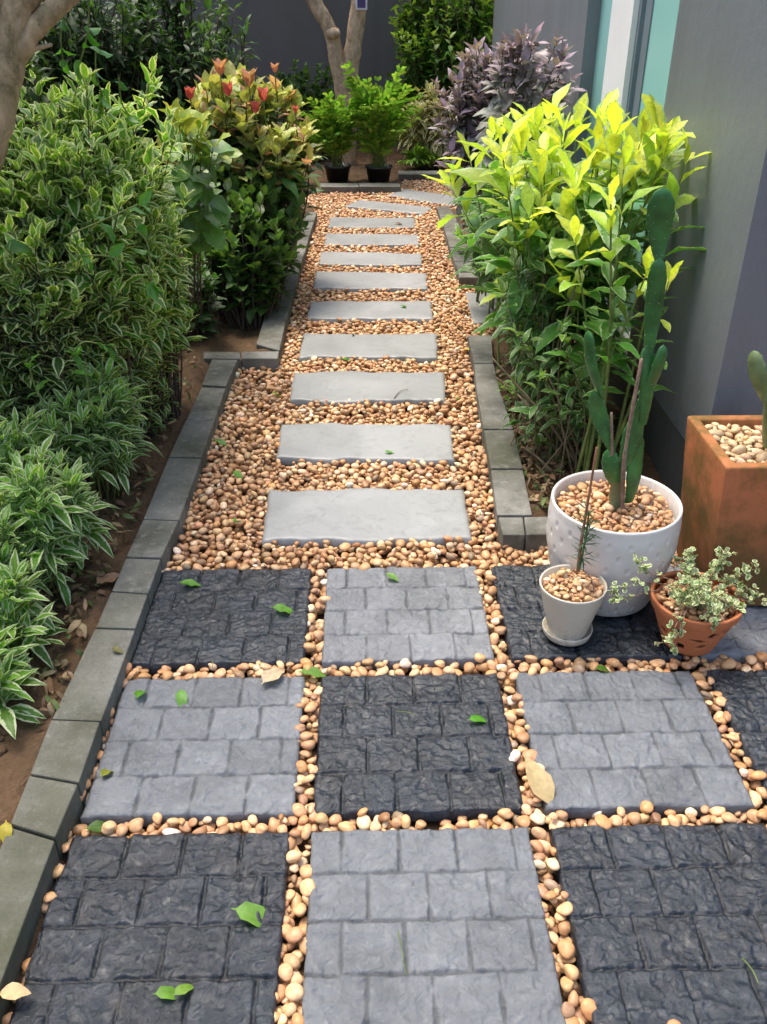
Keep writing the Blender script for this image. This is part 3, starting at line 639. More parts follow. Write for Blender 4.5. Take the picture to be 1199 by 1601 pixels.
# square planter
pb = (.843, 1.745); PH = .402; bs = .225; TX_, TY_, TS = .812, 1.738, .282
root = empty('planter', (pb[0]+bs/2, pb[1]+bs/2, .004), 'tall square terracotta planter with mossy stains at the house corner', 'planter')
b = bmesh.new()
def ringv(x0, y0, s, z, sy=None): return [b.verts.new(v) for v in ((x0, y0, z), (x0+s, y0, z), (x0+s, y0+(sy or s), z), (x0, y0+(sy or s), z))]
x0, y0 = pb[0], pb[1]; tz = .026
rings = [ringv(x0, y0, bs, .004, .245), ringv(TX_+.002, TY_+.001, TS-.004, PH-.03), ringv(TX_, TY_, TS, PH), ringv(TX_+tz, TY_+tz, TS-2*tz, PH), ringv(TX_+tz+.006, TY_+tz+.006, TS-2*tz-.012, PH-.06)]
b.faces.new(rings[0][::-1]); b.faces.new(rings[-1])
for r1, r2 in zip(rings[:-1], rings[1:]):
    for i in range(4): b.faces.new((r1[i], r1[(i+1) % 4], r2[(i+1) % 4], r2[i]))
bmesh.ops.bevel(b, geom=[e for e in b.edges], offset=.006, segments=3, affect='EDGES', profile=.6)
bmesh.ops.recalc_face_normals(b, faces=b.faces); me = bpy.data.meshes.new('planter_body'); b.to_mesh(me); b.free(); link('planter_body', me, TERRA, root, True)
PCX, PCY = TX_+TS/2, TY_+TS/2
PCsave = (PC.copy(), PW.copy()); PC = np.array([(.62, .50, .33), (.55, .40, .25), (.68, .58, .42), (.42, .32, .21), (.6, .46, .3)]); PW = np.array([.3, .2, .2, .1, .2])
drop('pebble_filling', lambda X, Y: (np.abs(X-PCX) < .105) & (np.abs(Y-PCY) < .105), (PCX-.2, PCY-.2, PCX+.2, PCY+.2), PH-.065, PH-.026, .042, 9, None, 'large cream pebbles filling the square terracotta planter')
PC, PW = PCsave

# ------------------------------------------------------------------ cacti
def pad(b, t, wd, th, facing, parent, mat, spines, prof='pad'):
    """flattened tapering pad from b to t; facing = unit normal of the broad side"""
    b = np.array(b); t = np.array(t); ax = unit(t-b); Ln = np.linalg.norm(t-b); nrm = unit(np.array(facing)-ax*(np.array(facing) @ ax)); sd_ = np.cross(ax, nrm)
    m, n = 26, 24; V = []; ph = random.random()*6
    for i in range(m+1):
        u = i/m
        if prof == 'pad': r = (.30+.70*math.sin(min(1, u*1.35)*math.pi/2))*math.sqrt(max(0, 1-max(0, (u-.62)/.38)**2.2))
        elif prof == 'trunk': r = 1-.25*u
        else: r = (.5+.5*math.sin(min(1, u*1.6)*math.pi/2))*math.sqrt(max(0, 1-max(0, (u-.78)/.22)**2))
        r = max(r, .03)
        for j in range(n):
            a = 2*math.pi*j/n; ed = 1+.035*math.sin(u*38+ph)*abs(math.cos(a))
            V.append(b+ax*u*Ln+sd_*math.cos(a)*wd/2*r*ed+nrm*math.sin(a)*th/2*min(1, r*1.3)+nrm*.006*math.sin(u*5+ph))
    Fq = [(i*n+j, i*n+(j+1) % n, (i+1)*n+(j+1) % n, (i+1)*n+j) for i in range(m) for j in range(n)]
    o = link('pad', npmesh('pad', V, Fq), mat, parent)
    V = np.array(V).reshape(m+1, n, 3)
    for i in range(2, m, 3):
        for j in range(n):
            if (j % 4 == (i//3 % 2)*2) and random.random() < .72:
                p = V[i, j]; nn = unit(p-(b+ax*(i/m)*Ln)); spines.append((p, nn))
    return o
def spikes(sp, parent):
    P_ = []
    for p, nn in sp:
        P_.append(([p-nn*.001, p+nn*.0005], [.0009, .0005]))
        for _ in range(2):
            d = unit(nn+rvec()*.7); P_.append(([p, p+d*(.001+.002*random.random())], [.00028, .0001]))
    tag(tube_obj('spines', P_, SPINE, parent, 4), kind='stuff')
CYy = WP[1]+.005
root = empty('cactus', At(966, 785, CYy), 'tall dark green prickly pear cactus rising from the white pot', 'cactus'); sp = []
def A(x, y, d=0): return At(x, y, CYy+d)
px_ = 1/pxm(A(970, 600))
for bb, tt_, w_, t_, fc, pr in (((962, 795), (969, 728), 26, 22, (.3, -1, 0), 'trunk'), ((963, 770), (952, 703), 31, 15, (-.5, -1, .1), 'pad'), ((957, 708), (926, 612), 29, 13, (.2, -1, 0), 'pad'), ((939, 622), (917, 518), 22, 14, (-1, -.7, 0), 'strap'),
                            ((968, 742), (1000, 651), 37, 14, (.2, -1, .2), 'pad'), ((982, 785), (1000, 680), 30, 14, (.3, -1, 0), 'strap'), ((996, 662), (1036, 538), 27, 16, (.6, -1, 0), 'strap'), ((1006, 665), (1013, 540), 24, 14, (.1, -1, 0), 'strap'), ((1014, 552), (1031, 402), 27, 15, (-.3, -1, 0), 'strap'), ((1030, 408), (1034, 292), 40, 15, (-.1, -1, .1), 'pad')):
    pad(A(*bb), A(*tt_), w_*px_*1.0, t_*px_*.62, fc, root, CACT3 if pr == 'trunk' else CACT, sp, pr)
spikes(sp, root)
stk = spline([A(973, 795, -.02), A(975, 735, -.025), A(980, 690, -.02), A(1003, 562, -.01)], 16)
tag(tube_obj('stick', [(stk, np.linspace(.0058, .0042, len(stk))*(1+.12*rng.normal(size=len(stk))))], TWIG), 'weathered wooden stake propping the tall cactus', 'stick')
stk = spline([A(957, 712, -.01), A(956, 646, -.01)], 6); tag(tube_obj('stick', [(stk, np.linspace(.004, .003, len(stk)))], TWIG), 'short broken twig standing beside the cactus', 'stick')
root = empty('cactus', (PCX, PCY, PH-.03), 'pale green cactus in the square planter, cut by the right edge', 'cactus'); sp = []
YP = PCY-.03
for bb, tt_, w_, t_, fc, pr in (((1205, 706), (1207, 590), 34, 28, (.3, -1, 0), 'strap'), ((1200, 640), (1178, 548), 30, 17, (-.7, -1, 0), 'pad'), ((1212, 610), (1235, 480), 40, 16, (.2, -1, 0), 'pad')):
    pad(At(*bb, YP), At(*tt_, YP), w_*px_*.95, t_*px_, fc, root, CACT2, sp, pr)
spikes(sp, root)
# needle plant and stick in the cream pot
YS = SP[1]
stk = spline([At(903, 893, YS), At(909, 845, YS), At(920, 780, YS+.01), At(933, 700, YS+.02)], 18)
tag(tube_obj('stick', [(stk, np.linspace(.0042, .0026, len(stk)))], STICK), 'thin reddish brown stick stuck upright in the cream pot', 'stick')
root = empty('succulent', At(905, 893, YS), 'small dark needle-leaved plant growing in the cream pot', 'plant')
Fo = Foliage(); st = spline([At(905, 893, YS), At(914, 850, YS+.004), At(921, 800, YS+.006)], 30); tube_obj('stem', [(st, np.linspace(.003, .002, len(st)))], STEMG, root, 6)
for i in range(6, len(st)):
    for _ in range(3):
        a = random.random()*6.28; d = unit([math.cos(a), math.sin(a), .35+.2*random.random()-.6*(i < 12)]); Fo.add(st[i]+rng.normal(size=3)*.001, d, UPV, .038*(.6+.5*random.random()), .0034, jit((.03, .085, .045)), -.25+.8*random.random(), .1, 'strap')
Fo.build('foliage', L_GRN, root)
rt = [(spline([At(890, 900, YS), At(903, 888, YS-.01), At(925, 905, YS-.03), At(929, 938, YS-.045)], 10), np.full(10, .0012))]
tube_obj('root', [(p, np.full(len(p), .0012)) for p, _ in rt], TWIG, root, 5)
# trailing plant in the terracotta pot
root = empty('succulent', TPt+np.array([0, 0, .11]), 'trailing plant with tiny round cream-edged leaves in the terracotta pot', 'plant')
Fo = Foliage(); paths = []; tc = TPt+np.array([0, 0, .118])
def trail(pts, dens=1., r=.0014):
    pa = spline(pts, 14); paths.append((pa, np.linspace(r, r*.5, len(pa)))); 
    for i in range(3, len(pa)):
        T = unit(pa[min(i+1, len(pa)-1)]-pa[i-1])
        for side in (1, -1):
            if random.random() < .35*(2-dens): continue
            d = unit(rvec()*.7+UPV*.5); q = pa[i]+d*(.006+.022*random.random()*dens); paths.append(([pa[i], (pa[i]+q)/2+rvec()*.002, q], [.0008, .0007, .0005]))
            for k in range(random.randint(2, 4)):
                dd = unit(rvec()+UPV*.4); Fo.add(q-d*.005*k*.5, dd, unit(UPV+rvec()*.5), 0.012*(.7+.5*random.random()), .0115*(.8+.3*random.random()), jit((.26, .36, .13)), .2, .15, 'round')
for k in range(13):
    a = random.random()*6.28; rr = .03+.04*random.random(); R2 = .07+.08*random.random(); z = .03+.06*random.random()
    trail([tc+np.array([rr*math.cos(a)*.3, rr*math.sin(a)*.3, -.015]), tc+np.array([rr*math.cos(a), rr*math.sin(a), z*.8]), tc+np.array([R2*math.cos(a+.3), R2*math.sin(a+.3)*.8, z*.8])])
YT = TPt[1]
trail([At(1070, 950, YT-.05), At(1058, 975, YT-.11), At(1045, 998, YT-.115), At(1022, 1010, YT-.112)], .6); trail([At(1075, 950, YT-.05), At(1065, 975, YT-.112), At(1060, 1000, YT-.115), At(1052, 1022, YT-.11)], .6)
trail([At(1110, 950, YT-.04), At(1116, 968, YT-.11), At(1113, 985, YT-.11)], .6)
trail([At(1045, 915, YT), At(1010, 910, YT-.02), At(980, 918, YT-.03), At(952, 932, YT-.03)], .5); trail([At(1040, 920, YT), At(1005, 928, YT-.02), At(975, 938, YT-.04), At(952, 945, YT-.05)], .4); trail([At(1045, 905, YT), At(1015, 895, YT), At(1000, 878, YT)], .5)
trail([At(1120, 925, YT), At(1160, 925, YT), At(1190, 940, YT-.02)], 1.); trail([At(1120, 915, YT), At(1150, 905, YT), At(1172, 892, YT-.02)], .8); trail([At(1110, 905, YT), At(1128, 880, YT), At(1135, 858, YT)], 1.); trail([At(1090, 905, YT), At(1080, 880, YT), At(1078, 868, YT)], .8)
tube_obj('stem', paths, TWIG, root, 4); Fo.build('foliage', L_TINY, root, True)

# ------------------------------------------------------------------ trees
def trunk_paths(pl, Y, tot=None): return [At(x, y, Y) for x, y in pl]
TY = 8.1
root = empty('tree', At(540, 240, TY), 'pale forked tree standing in front of the dark back wall', 'tree')
ps = []
for pts, r0, r1 in (([(541, 275), (540, 200), (541, 150), (547, 110), (554, 60), (562, 0), (570, -60), (580, -140)], 0.095, .052), ([(538, 165), (534, 122), (526, 92), (520, 60), (510, 35), (490, 0), (468, -60), (455, -130)], .07, .052), ([(541, 290), (540, 270)], .13, .1)):
    p = spline([At(x, y, TY) for k, (x, y) in enumerate(pts)], 40); rad = np.linspace(r0, r1, len(p))*(1+.06*np.sin(np.linspace(0, 9, len(p)))+.04*rng.normal(size=len(p)))
    ps.append((p, rad))
kn = At(523, 54, TY-.07); ps.append(([kn-np.array([.04, -.05, 0]), kn+np.array([.02, 0, .01]), kn+np.array([.035, -.01, .012])], [.05, .04, .015]))
tube_obj('trunk', ps, BARK, root, 18)
Fo = Foliage(); tops = [ps[1][0][-1], ps[0][0][-1]]; bp = []
for k in range(16):
    t0 = tops[k % 2]; e = t0+np.array([rng.normal()*.9, rng.normal()*.7, .3+abs(rng.normal())*.9]); p = spline([t0, (t0+e)/2+rvec()*.1, e], 8); bp.append((p, np.linspace(.03, .006, len(p))))
    shoot(Fo, p, dict(L=.12, W=.42, gap=.07, old=(.05, .1, .02), new=(.08, .16, .03)), .35)
tube_obj('branch', bp, BARK, root, 5); Fo.build('crown', L_GRN, root, True)
tg = MB(); c = At(565, 4, TY-.13); tg.box((c[0]-.045, c[1]-.004, c[2]-.05), (c[0]+.045, c[1]+.004, c[2]+.07)); tg.bevel(.003, 1)
tr_ = empty('name_tag', c, 'small white edged purple tag hanging on the forked tree', 'tag'); tg.out('card', simple('tag_white', (.75, .74, .78), .5, .05), tr_)
tg = MB(); tg.box((c[0]-.032, c[1]-.007, c[2]-.036), (c[0]+.032, c[1]-.0035, c[2]+.06)); tg.out('face_panel', simple('tag_purple', (.07, .05, .16), .5, .05), tr_)
# left tree
TY2 = 2.25
root = empty('tree', At(-40, 330, TY2), 'mossy barked tree leaning in at the top left corner', 'tree'); ps = []
for pts, r0, r1 in (([(-220, 900), (-120, 520), (-38, 280), (-8, 190), (10, 110), (22, 40), (38, -40), (50, -110), (60, -200)], .052, .022), ([(8, 125), (2, 60), (-4, -20), (-14, -140), (-30, -200)], .03, .02), ([(-12, 160), (32, 76), (70, 28), (112, -8), (170, -60), (240, -120)], .028, .014), ([(-70, 95), (-20, 70), (14, 40), (48, -20)], .022, .03), ([(-60, 60), (0, 52), (12, 40)], .012, .014), ([(10, 86), (50, 77), (80, 70)], .009, .004)):
    p = spline([At(x, y, TY2) for k, (x, y) in enumerate(pts)], 36); ps.append((p, np.linspace(r0, r1, len(p))*(1+.05*rng.normal(size=len(p)))))
tube_obj('trunk', ps, BARK2, root, 16)
Fo = Foliage(); bp = []
tp0 = ps[1][0][-1]
for k in range(20):
    e = np.array([-3.5+1.9*random.random(), 1.8+4.0*random.random(), 2.4+.9*random.random()]); s0 = tp0 if k % 3 else ps[2][0][-1]
    p = spline([s0, (s0+e)/2+np.array([0, 0, .25]), e], 12); bp.append((p, np.linspace(.018, .004, len(p))))
    shoot(Fo, p, dict(L=.15, W=.42, gap=.055, old=(.045, .1, .02), new=(.07, .15, .03), lift=.0, per=3), .45)
tube_obj('branch', bp, BARK2, root, 5); Fo.build('crown', L_GRN, root, True)

# ------------------------------------------------------------------ left shrubs
def gz(p, z=0): return np.array([p[0], p[1], z])
def bush(name, px, py, Y, rx, ry, rd, n, spec, lm, sm, label, cat, **kw):
    c = At(px, py, Y); s = pxm(c); bx = kw.pop('base', None); sp_ = kw.pop('spread', .45)
    tips = ell_tips(c, (rx/s, rd, ry/s), n, kw.pop('front', .2), kw.pop('zmin', -.35))
    b0 = np.array([c[0], c[1]]) if bx is None else P(*bx)[:2]
    fn = lambda t: np.array([b0[0]+(t[0]-c[0])*sp_, b0[1]+(t[1]-c[1])*sp_, 0.])
    return shrub(name, fn, tips, spec, lm, sm, label, cat, **kw)
SV = dict(rnd=.4, L=.08, W=.45, gap=.032, old=(.08, .22, .02), new=(.2, .38, .04), ang=1.0, lift=.2, curl=.35, shape='ovate', tipzone=.08)
bush('variegated_shrub', 120, 300, 2.75, 118, 158, .40, 115, SV, L_VAR, STEMD, 'big rounded shrub with cream edged leaves at the upper left', 'shrub', group='variegated shrubs of the left bed', branch=2, start=.5, sr=.005)
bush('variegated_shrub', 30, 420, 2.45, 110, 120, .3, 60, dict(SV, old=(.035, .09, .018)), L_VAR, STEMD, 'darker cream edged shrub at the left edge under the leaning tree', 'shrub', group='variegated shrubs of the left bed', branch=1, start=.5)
bush('variegated_shrub', 225, 375, 2.9, 52, 75, .22, 48, SV, L_VAR, STEMD, 'cream edged shrub bulging right toward the pink tipped shrub', 'shrub', group='variegated shrubs of the left bed', branch=1, start=.5)
SW = dict(rnd=.3, L=.095, W=.27, gap=.028, old=(.075, .20, .02), new=(.17, .36, .04), ang=1.05, lift=.12, curl=.5, shape='lance', tipzone=.07, per=3, twist=1.1)
for k, (x, y, Y, rx, ry, rd, n, lb) in enumerate(((100, 548, 2.65, 100, 55, .24, 52, 'silver edged narrow leaved plant below the big cream edged shrub'), (138, 628, 2.35, 66, 50, .17, 38, 'silver edged plant leaning over the bare soil beside the kerb'),
        (20, 670, 2.15, 62, 58, .2, 30, 'silver edged plant at the left edge of the middle bed'), (68, 770, 1.9, 52, 50, .13, 28, 'silver edged plant with drooping tips above the bare soil patch'), (-10, 850, 1.75, 60, 62, .14, 26, 'large silver edged clump cut by the left edge'),
        (20, 945, 1.6, 48, 44, .09, 20, 'silver edged clump reaching right beside the dirt strip'), (-25, 1050, 1.42, 46, 50, .08, 16, 'lowest silver edged clump nearest the viewer'))):
    bush('silver_edged_plant', x, y, Y, rx, ry, rd, n, SW, L_VAR2, STEMG, lb, 'plant', group='silver edged plants along the left bed', start=.45, sr=.0025, spread=.6, zmin=-.2)
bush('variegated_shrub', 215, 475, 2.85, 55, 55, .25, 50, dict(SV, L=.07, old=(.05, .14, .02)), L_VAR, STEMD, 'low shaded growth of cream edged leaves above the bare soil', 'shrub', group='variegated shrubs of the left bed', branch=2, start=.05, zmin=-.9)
SPK = dict(rnd=.28, L=.13, W=.54, gap=.055, old=(.055, .14, .03), new=(.55, .30, .10), ang=1.05, lift=.12, curl=.35, shape='ovate', tipzone=.10)
PINK = bush('pink_tipped_shrub', 375, 232, 4.6, 112, 108, .45, 70, dict(SPK, new=(.50, .50, .15), tipzone=.12, odd=(.10, (.76, .38, .28))), L_GLO, STEMD, 'bushy shrub with yellow and coral pink new leaves beside the path', 'shrub', base=(395, 440), branch=1, start=.45, sr=.006)
bush('pink_tipped_shrub', 378, 385, 4.2, 88, 105, .35, 64, dict(SPK, L=.1, new=(.10, .2, .04), old=(.04, .1, .02)), L_GLO, STEMD, 'lower green growth of the glossy leaved shrub above the far left kerb', 'shrub', base=(390, 500), branch=1, start=.35, sr=.005)
bush('glossy_shrub', 290, 235, 3.3, 42, 50, .08, 7, dict(SPK, L=.15, W=.56, shape='obov', rnd=.3, gap=.07, new=(.40, .46, .08), old=(.11, .24, .05)), L_GLO, STEMD, 'few large glossy leaves with coral bases beside the cream edged shrub', 'shrub', base=(300, 540), start=.55, sr=.004)
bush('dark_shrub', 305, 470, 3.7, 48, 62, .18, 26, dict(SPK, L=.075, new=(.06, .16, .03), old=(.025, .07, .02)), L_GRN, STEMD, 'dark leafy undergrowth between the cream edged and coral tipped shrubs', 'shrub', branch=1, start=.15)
# coral buds
for (x, y, s_) in ((345, 108, 26), (390, 125, 30), (298, 148, 20), (357, 142, 22), (462, 172, 12), (412, 150, 22), (400, 170, 20), (430, 108, 16)):
    bu = Foliage(); c = At(x, y+s_*.5, 4.3); L = s_*1.15/pxm(c)
    for k in range(4):
        a = k*1.57+random.random(); bu.add(c, unit([math.cos(a)*.28, math.sin(a)*.28, 1]), [-math.cos(a), -math.sin(a), .2], L, L*.55, jit(((.72, .33, .24) if y < 140 and x > 310 else (.66, .12, .14)), .12), .15, .35, 'ovate')
    bu.build('leaf_bud', L_GLO, PINK); tube_obj('bud_stem', [([c+np.array([0, .05, -.10]), c+np.array([0, .01, -.06]), c+np.array([0, 0, .01])], [.004, .003, .003])], STEMG, PINK, 5)
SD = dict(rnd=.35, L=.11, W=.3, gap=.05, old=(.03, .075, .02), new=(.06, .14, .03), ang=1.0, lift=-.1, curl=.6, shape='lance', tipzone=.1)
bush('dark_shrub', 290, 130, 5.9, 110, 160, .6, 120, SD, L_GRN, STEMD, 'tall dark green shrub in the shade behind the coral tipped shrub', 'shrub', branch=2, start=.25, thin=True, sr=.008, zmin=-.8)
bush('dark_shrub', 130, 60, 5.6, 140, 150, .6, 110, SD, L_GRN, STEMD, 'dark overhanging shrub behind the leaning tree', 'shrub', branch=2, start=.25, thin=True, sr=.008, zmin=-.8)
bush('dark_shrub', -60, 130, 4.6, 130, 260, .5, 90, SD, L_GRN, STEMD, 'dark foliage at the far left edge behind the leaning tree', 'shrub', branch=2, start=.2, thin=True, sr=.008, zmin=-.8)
# serrated creeper
SC = dict(L=.105, W=.55, gap=.07, old=(.045, .17, .015), new=(.09, .26, .03), ang=1.1, lift=-.15, curl=.5, shape='ovate', tipzone=.1)
def creeper(label, lines, Y, sc=1.):
    root = empty('creeper', gz(At(*lines[0][0], Y)), label, 'creeper', 'bright green creepers in the left bed'); Fo = Foliage(); ps = []
    for ln in lines:
        p = spline([At(x, y, Y) for x, y in ln], 14); ps.append((p, np.full(len(p), .0022))); shoot(Fo, p, dict(SC, L=SC['L']*sc), .1)
    tube_obj('stem', ps, STEMG, root, 5); Fo.build('foliage', L_GRN, root)
creeper('bright green creeper hanging by the leaning tree trunk', [[(140, -20), (137, 50), (125, 100)], [(150, 60), (150, 110), (160, 150)], [(185, 120), (190, 160), (205, 185)], [(100, 20), (95, 60), (98, 90)]], 2.7, .75)
creeper('bright green creeper across the middle of the cream edged shrub', [[(100, 370), (160, 345), (215, 320)], [(120, 400), (165, 400), (195, 410)], [(200, 350), (230, 380), (235, 440)], [(0, 380), (20, 400), (30, 430)]], 2.2, .7)
creeper('bright green weed poking out of the silver edged plants', [[(140, 640), (135, 590), (120, 555)], [(60, 620), (50, 590), (45, 570)], [(110, 560), (130, 535), (165, 540)]], 2.1, .6)
# seedlings under the shrubs
for (x, y, lb) in ((375, 500, 'small bright seedling beside the far left kerb'), (265, 520, 'pale seedling in the shade left of the kerb step'), (270, 555, 'tiny seedling on the dark soil beside the kerb step')):
    q = P(x, y, 0); root = empty('seedling', q, lb, 'plant', 'seedlings under the left shrubs'); Fo = Foliage(); ps = []
    for k in range(3):
        e = q+np.array([rng.normal()*.04, rng.normal()*.04, .09+.06*random.random()]); p = spline([q, (q+e)/2, e], 6); ps.append((p, np.full(len(p), .0015))); shoot(Fo, p, dict(SC, L=.055, gap=.03), .3)
    tube_obj('stem', ps, STEMG, root, 5); Fo.build('foliage', L_GRN, root)
# bare stems under the pink shrub
ps = []
for k in range(110):
    x = 250+180*random.random(); y0_ = 560-(x-250)*.35; q = P(x, y0_-60*random.random(), 0)
    e = q+np.array([rng.normal()*.08, rng.normal()*.08, .25+.3*random.random()]); p = spline([q, (q+e)/2+rvec()*.03, e], 8); ps.append((p, np.linspace(.0028, .0012, len(p))))
tag(tube_obj('dry_undergrowth', ps, STEMD, None, 5), 'tangle of thin dry stems under the coral tipped shrub', 'undergrowth', kind='stuff')

# ------------------------------------------------------------------ back plants
def fern(px, py, Y, hh, n, label, wpx, pot=True):
    c = P(px, py, 0); c[1] = c[1]
    if pot:
        r = empty('plant_pot', c, 'black plastic pot under the '+label, 'plant pot', 'black plastic nursery pots'); V, Fq = lathe([(.002, 0), (.08, 0), (.1, .105), (.107, .105), (.107, .12), (.098, .12), (.092, .1), (.002, .1)], 40)
        link('pot_body', npmesh('pot_body', V+c, Fq), BPOT, r)
    root = empty('fern', c, label, 'fern', 'ferns in front of the forked tree'); Fo = Foliage(); ps = []; s = pxm(c)
    for k in range(n):
        a = random.random()*6.28; sp = wpx/s/2*(.3+.8*random.random()); H = hh*(.55+.5*random.random())
        e = c+np.array([math.cos(a)*sp, math.sin(a)*sp*.7, 0.05+H*(1 if sp < wpx/s*.4 else .75)]); p = spline([c+np.array([rng.normal()*.03, rng.normal()*.03, .1]), c+np.array([math.cos(a)*sp*.35, math.sin(a)*sp*.3, .06+H*.6]), e], 16)
        ps.append((p, np.linspace(.0035, .0012, len(p))))
        for i in range(3, len(p)):
            if random.random() < .22: continue
            T = unit(p[min(i+1, len(p)-1)]-p[i-1]); sd_ = unit(np.cross(T, [0, .6, .8]))
            for sg in (1, -1):
                Fo.add(p[i], unit(sd_*sg*.7+T*1.1+rng.normal(size=3)*.15), unit(np.cross(sd_, T)+UPV*.3), .135*(1.1-i/len(p)*.75)*(.6+.6*random.random()), .027, jit(lerp((.10, .28, .03), (.36, .55, .09), random.random())), .4, .1, 'lance')
    tube_obj('stem', ps, STEMG, root, 4); Fo.build('foliage', L_GRN, root, True)
fern(528, 283, 7.6, .58, 40, 'bright fern in the left black pot below the fork', 105)
fern(592, 284, 7.6, .72, 62, 'larger bright fern right of the forked trunk', 140)
fern(650, 270, 7.6, .12, 10, 'low spreading fern at the corner of the back kerb', 60, False)
fern(480, 285, 7.6, .35, 10, 'small fern half hidden behind the coral shrub', 60, False)
SG = dict(rnd=.3, L=.10, W=.5, gap=.05, old=(.07, .18, .025), new=(.28, .42, .06), ang=1.1, lift=.0, curl=.4, shape='ovate', tipzone=.15)
bush('climbing_plant', 700, 25, 8.6, 85, 75, .28, 80, SG, L_GRN, STEMB, 'light green climber hanging over the right end of the back wall', 'climber', base=(690, 262), branch=2, start=.45, thin=True, sr=.008, zmin=-.9, spread=.15)
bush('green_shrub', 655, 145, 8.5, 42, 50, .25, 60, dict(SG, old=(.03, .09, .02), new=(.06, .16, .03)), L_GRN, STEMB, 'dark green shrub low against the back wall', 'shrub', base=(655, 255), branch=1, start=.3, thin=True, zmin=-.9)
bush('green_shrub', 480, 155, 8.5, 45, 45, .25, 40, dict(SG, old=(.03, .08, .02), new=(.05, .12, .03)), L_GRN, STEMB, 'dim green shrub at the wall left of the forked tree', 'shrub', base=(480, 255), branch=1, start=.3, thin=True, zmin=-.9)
bush('cream_shrub', 668, 190, 7.9, 40, 50, .22, 46, dict(L=.13, W=.36, gap=.05, old=(.07, .12, .03), new=(.25, .3, .1), ang=1.1, lift=-.2, curl=.6, shape='lance', tipzone=.1), L_CRM, STEMB, 'cream and green blotched shrub behind the bend of the path', 'shrub', base=(670, 262), start=.3, thin=True, zmin=-.8, branch=1)
SPu = dict(L=.125, W=.40, gap=.055, old=(.18, .2, .18), new=(.34, .25, .31), ang=1.15, lift=-.05, curl=.4, shape='ovate', tipzone=.22)
bush('purple_shrub', 755, 185, 5.0, 62, 105, .2, 60, SPu, L_PUR, STEMD, 'purple leaved shrub against the house wall near the window', 'shrub', base=(752, 400), start=.35, sr=.006, branch=1, zmin=-.8, spread=.2)
bush('purple_shrub', 828, 150, 4.1, 66, 85, .12, 24, SPu, L_PUR, STEMD, 'tall purple shoots reaching up beside the white window frame', 'shrub', base=(770, 425), start=.45, sr=.006, zmin=.0, spread=.15)

# ------------------------------------------------------------------ right lime shrub
SLm = dict(L=.19, W=.36, rnd=.3, gap=.08, old=(.085, .25, .035), new=(.70, .78, .08), ang=1.0, lift=.14, curl=.42, shape='ellip', tipzone=.17)
def tipbush(name, tips, basec, spec, lm, sm, label, cat, group=None, **kw):
    tp = [At(x, y, Y) for x, y, Y in tips]; bc = np.array(basec)
    def fn(t): return np.array([bc[0]+(t[0]-bc[0])*.25+rng.normal()*.05, bc[1]+(t[1]-bc[1])*.6+rng.normal()*.05, 0])
    return shrub(name, fn, tp, spec, lm, sm, label, cat, group, **kw)
R_ = lambda a, b: a+(b-a)*random.random()
tips = [(940, 200, 2.9), (900, 210, 3.1), (860, 185, 3.2), (1000, 225, 2.8), (820, 210, 3.2), (960, 215, 2.6), (930, 240, 2.7), (880, 230, 2.9), (1035, 235, 2.7), (850, 250, 2.9), (900, 300, 2.6), (770, 215, 3.5), (735, 250, 3.6), (805, 290, 3.0), (1000, 270, 2.6), (975, 225, 3.0), (1010, 235, 2.9), (845, 290, 2.8)]
tips += [(R_(780, 1010), R_(190, 350), R_(2.7, 3.4)) for _ in range(12)]
tipbush('lime_shrub', tips, (.66, 2.95), SLm, L_LIME, STEMG, 'tall lime green shrub with glowing yellow-green tips on the right', 'shrub', start=.35, sr=.0055, branch=1, bend=.15)
tipbush('lime_shrub', [(975, 265, 2.35), (1070, 255, 2.5), (1045, 440, 2.35), (955, 320, 2.25), (1010, 430, 2.3), (900, 380, 2.4)], (.68, 2.35), dict(SLm, L=.135, gap=.07), L_LIME, STEMG, 'upright lime stems rising right behind the tall cactus', 'shrub', start=.5, sr=.0065, bend=.05)
SLv = dict(rnd=.3, L=.085, W=.34, gap=.045, old=(.055, .15, .03), new=(.2, .36, .06), ang=1.05, lift=.05, curl=.45, shape='ovate', tipzone=.07)
tips = [(R_(785, 1000), R_(330, 520), R_(2.6, 3.2)) for _ in range(26)]
tipbush('green_variegated_shrub', tips, (.68, 2.8), SLv, L_LIM2, STEMB, 'mid green lower shrub with pale flecked leaves behind the right kerb', 'shrub', start=.3, sr=.0045, branch=1, bend=.1)
tips = [(R_(740, 870), R_(250, 370), R_(3.5, 4.4)) for _ in range(22)]
tipbush('green_variegated_shrub', tips, (.68, 4.7), dict(SLv, L=.13, W=.3), L_LIME, STEMG, 'leafy green shrub drooping over the far right kerb', 'shrub', start=.3, sr=.0045, branch=1, bend=.2)
tips = [(R_(785, 960), R_(500, 690), R_(2.4, 2.75)) for _ in range(34)]
tipbush('green_variegated_shrub', tips, (.62, 2.55), dict(SLv, L=.075), L_LIM2, STEMB, 'low sparse growth at the foot of the right shrub', 'shrub', start=.4, sr=.003, bend=.05)
# bare lower twigs arching left
ps = []
for a, b_, c_ in (((905, 730), (870, 660), (775, 590)), ((905, 730), (850, 650), (770, 560)), ((880, 720), (830, 640), (790, 600)), ((915, 735), (880, 640), (845, 560)), ((870, 745), (840, 715), (815, 700))):
    p = spline([gz(P(*a), .0), At(*b_, 2.5), At(*c_, 2.6)], 14); ps.append((p, np.linspace(.0055, .0025, len(p))))
for k in range(12):
    q = P(R_(800, 960), R_(600, 700)); q[2] = 0; e = q+np.array([rng.normal()*.05, rng.normal()*.1, R_(.35, .6)]); p = spline([q, (q+e)/2+rvec()*.02, e], 10); ps.append((p, np.linspace(.005, .003, len(p))))
tag(tube_obj('bare_twigs', ps, STEMB, None, 6), 'bare woody twigs arching out at the foot of the right shrub', 'twigs', kind='stuff')

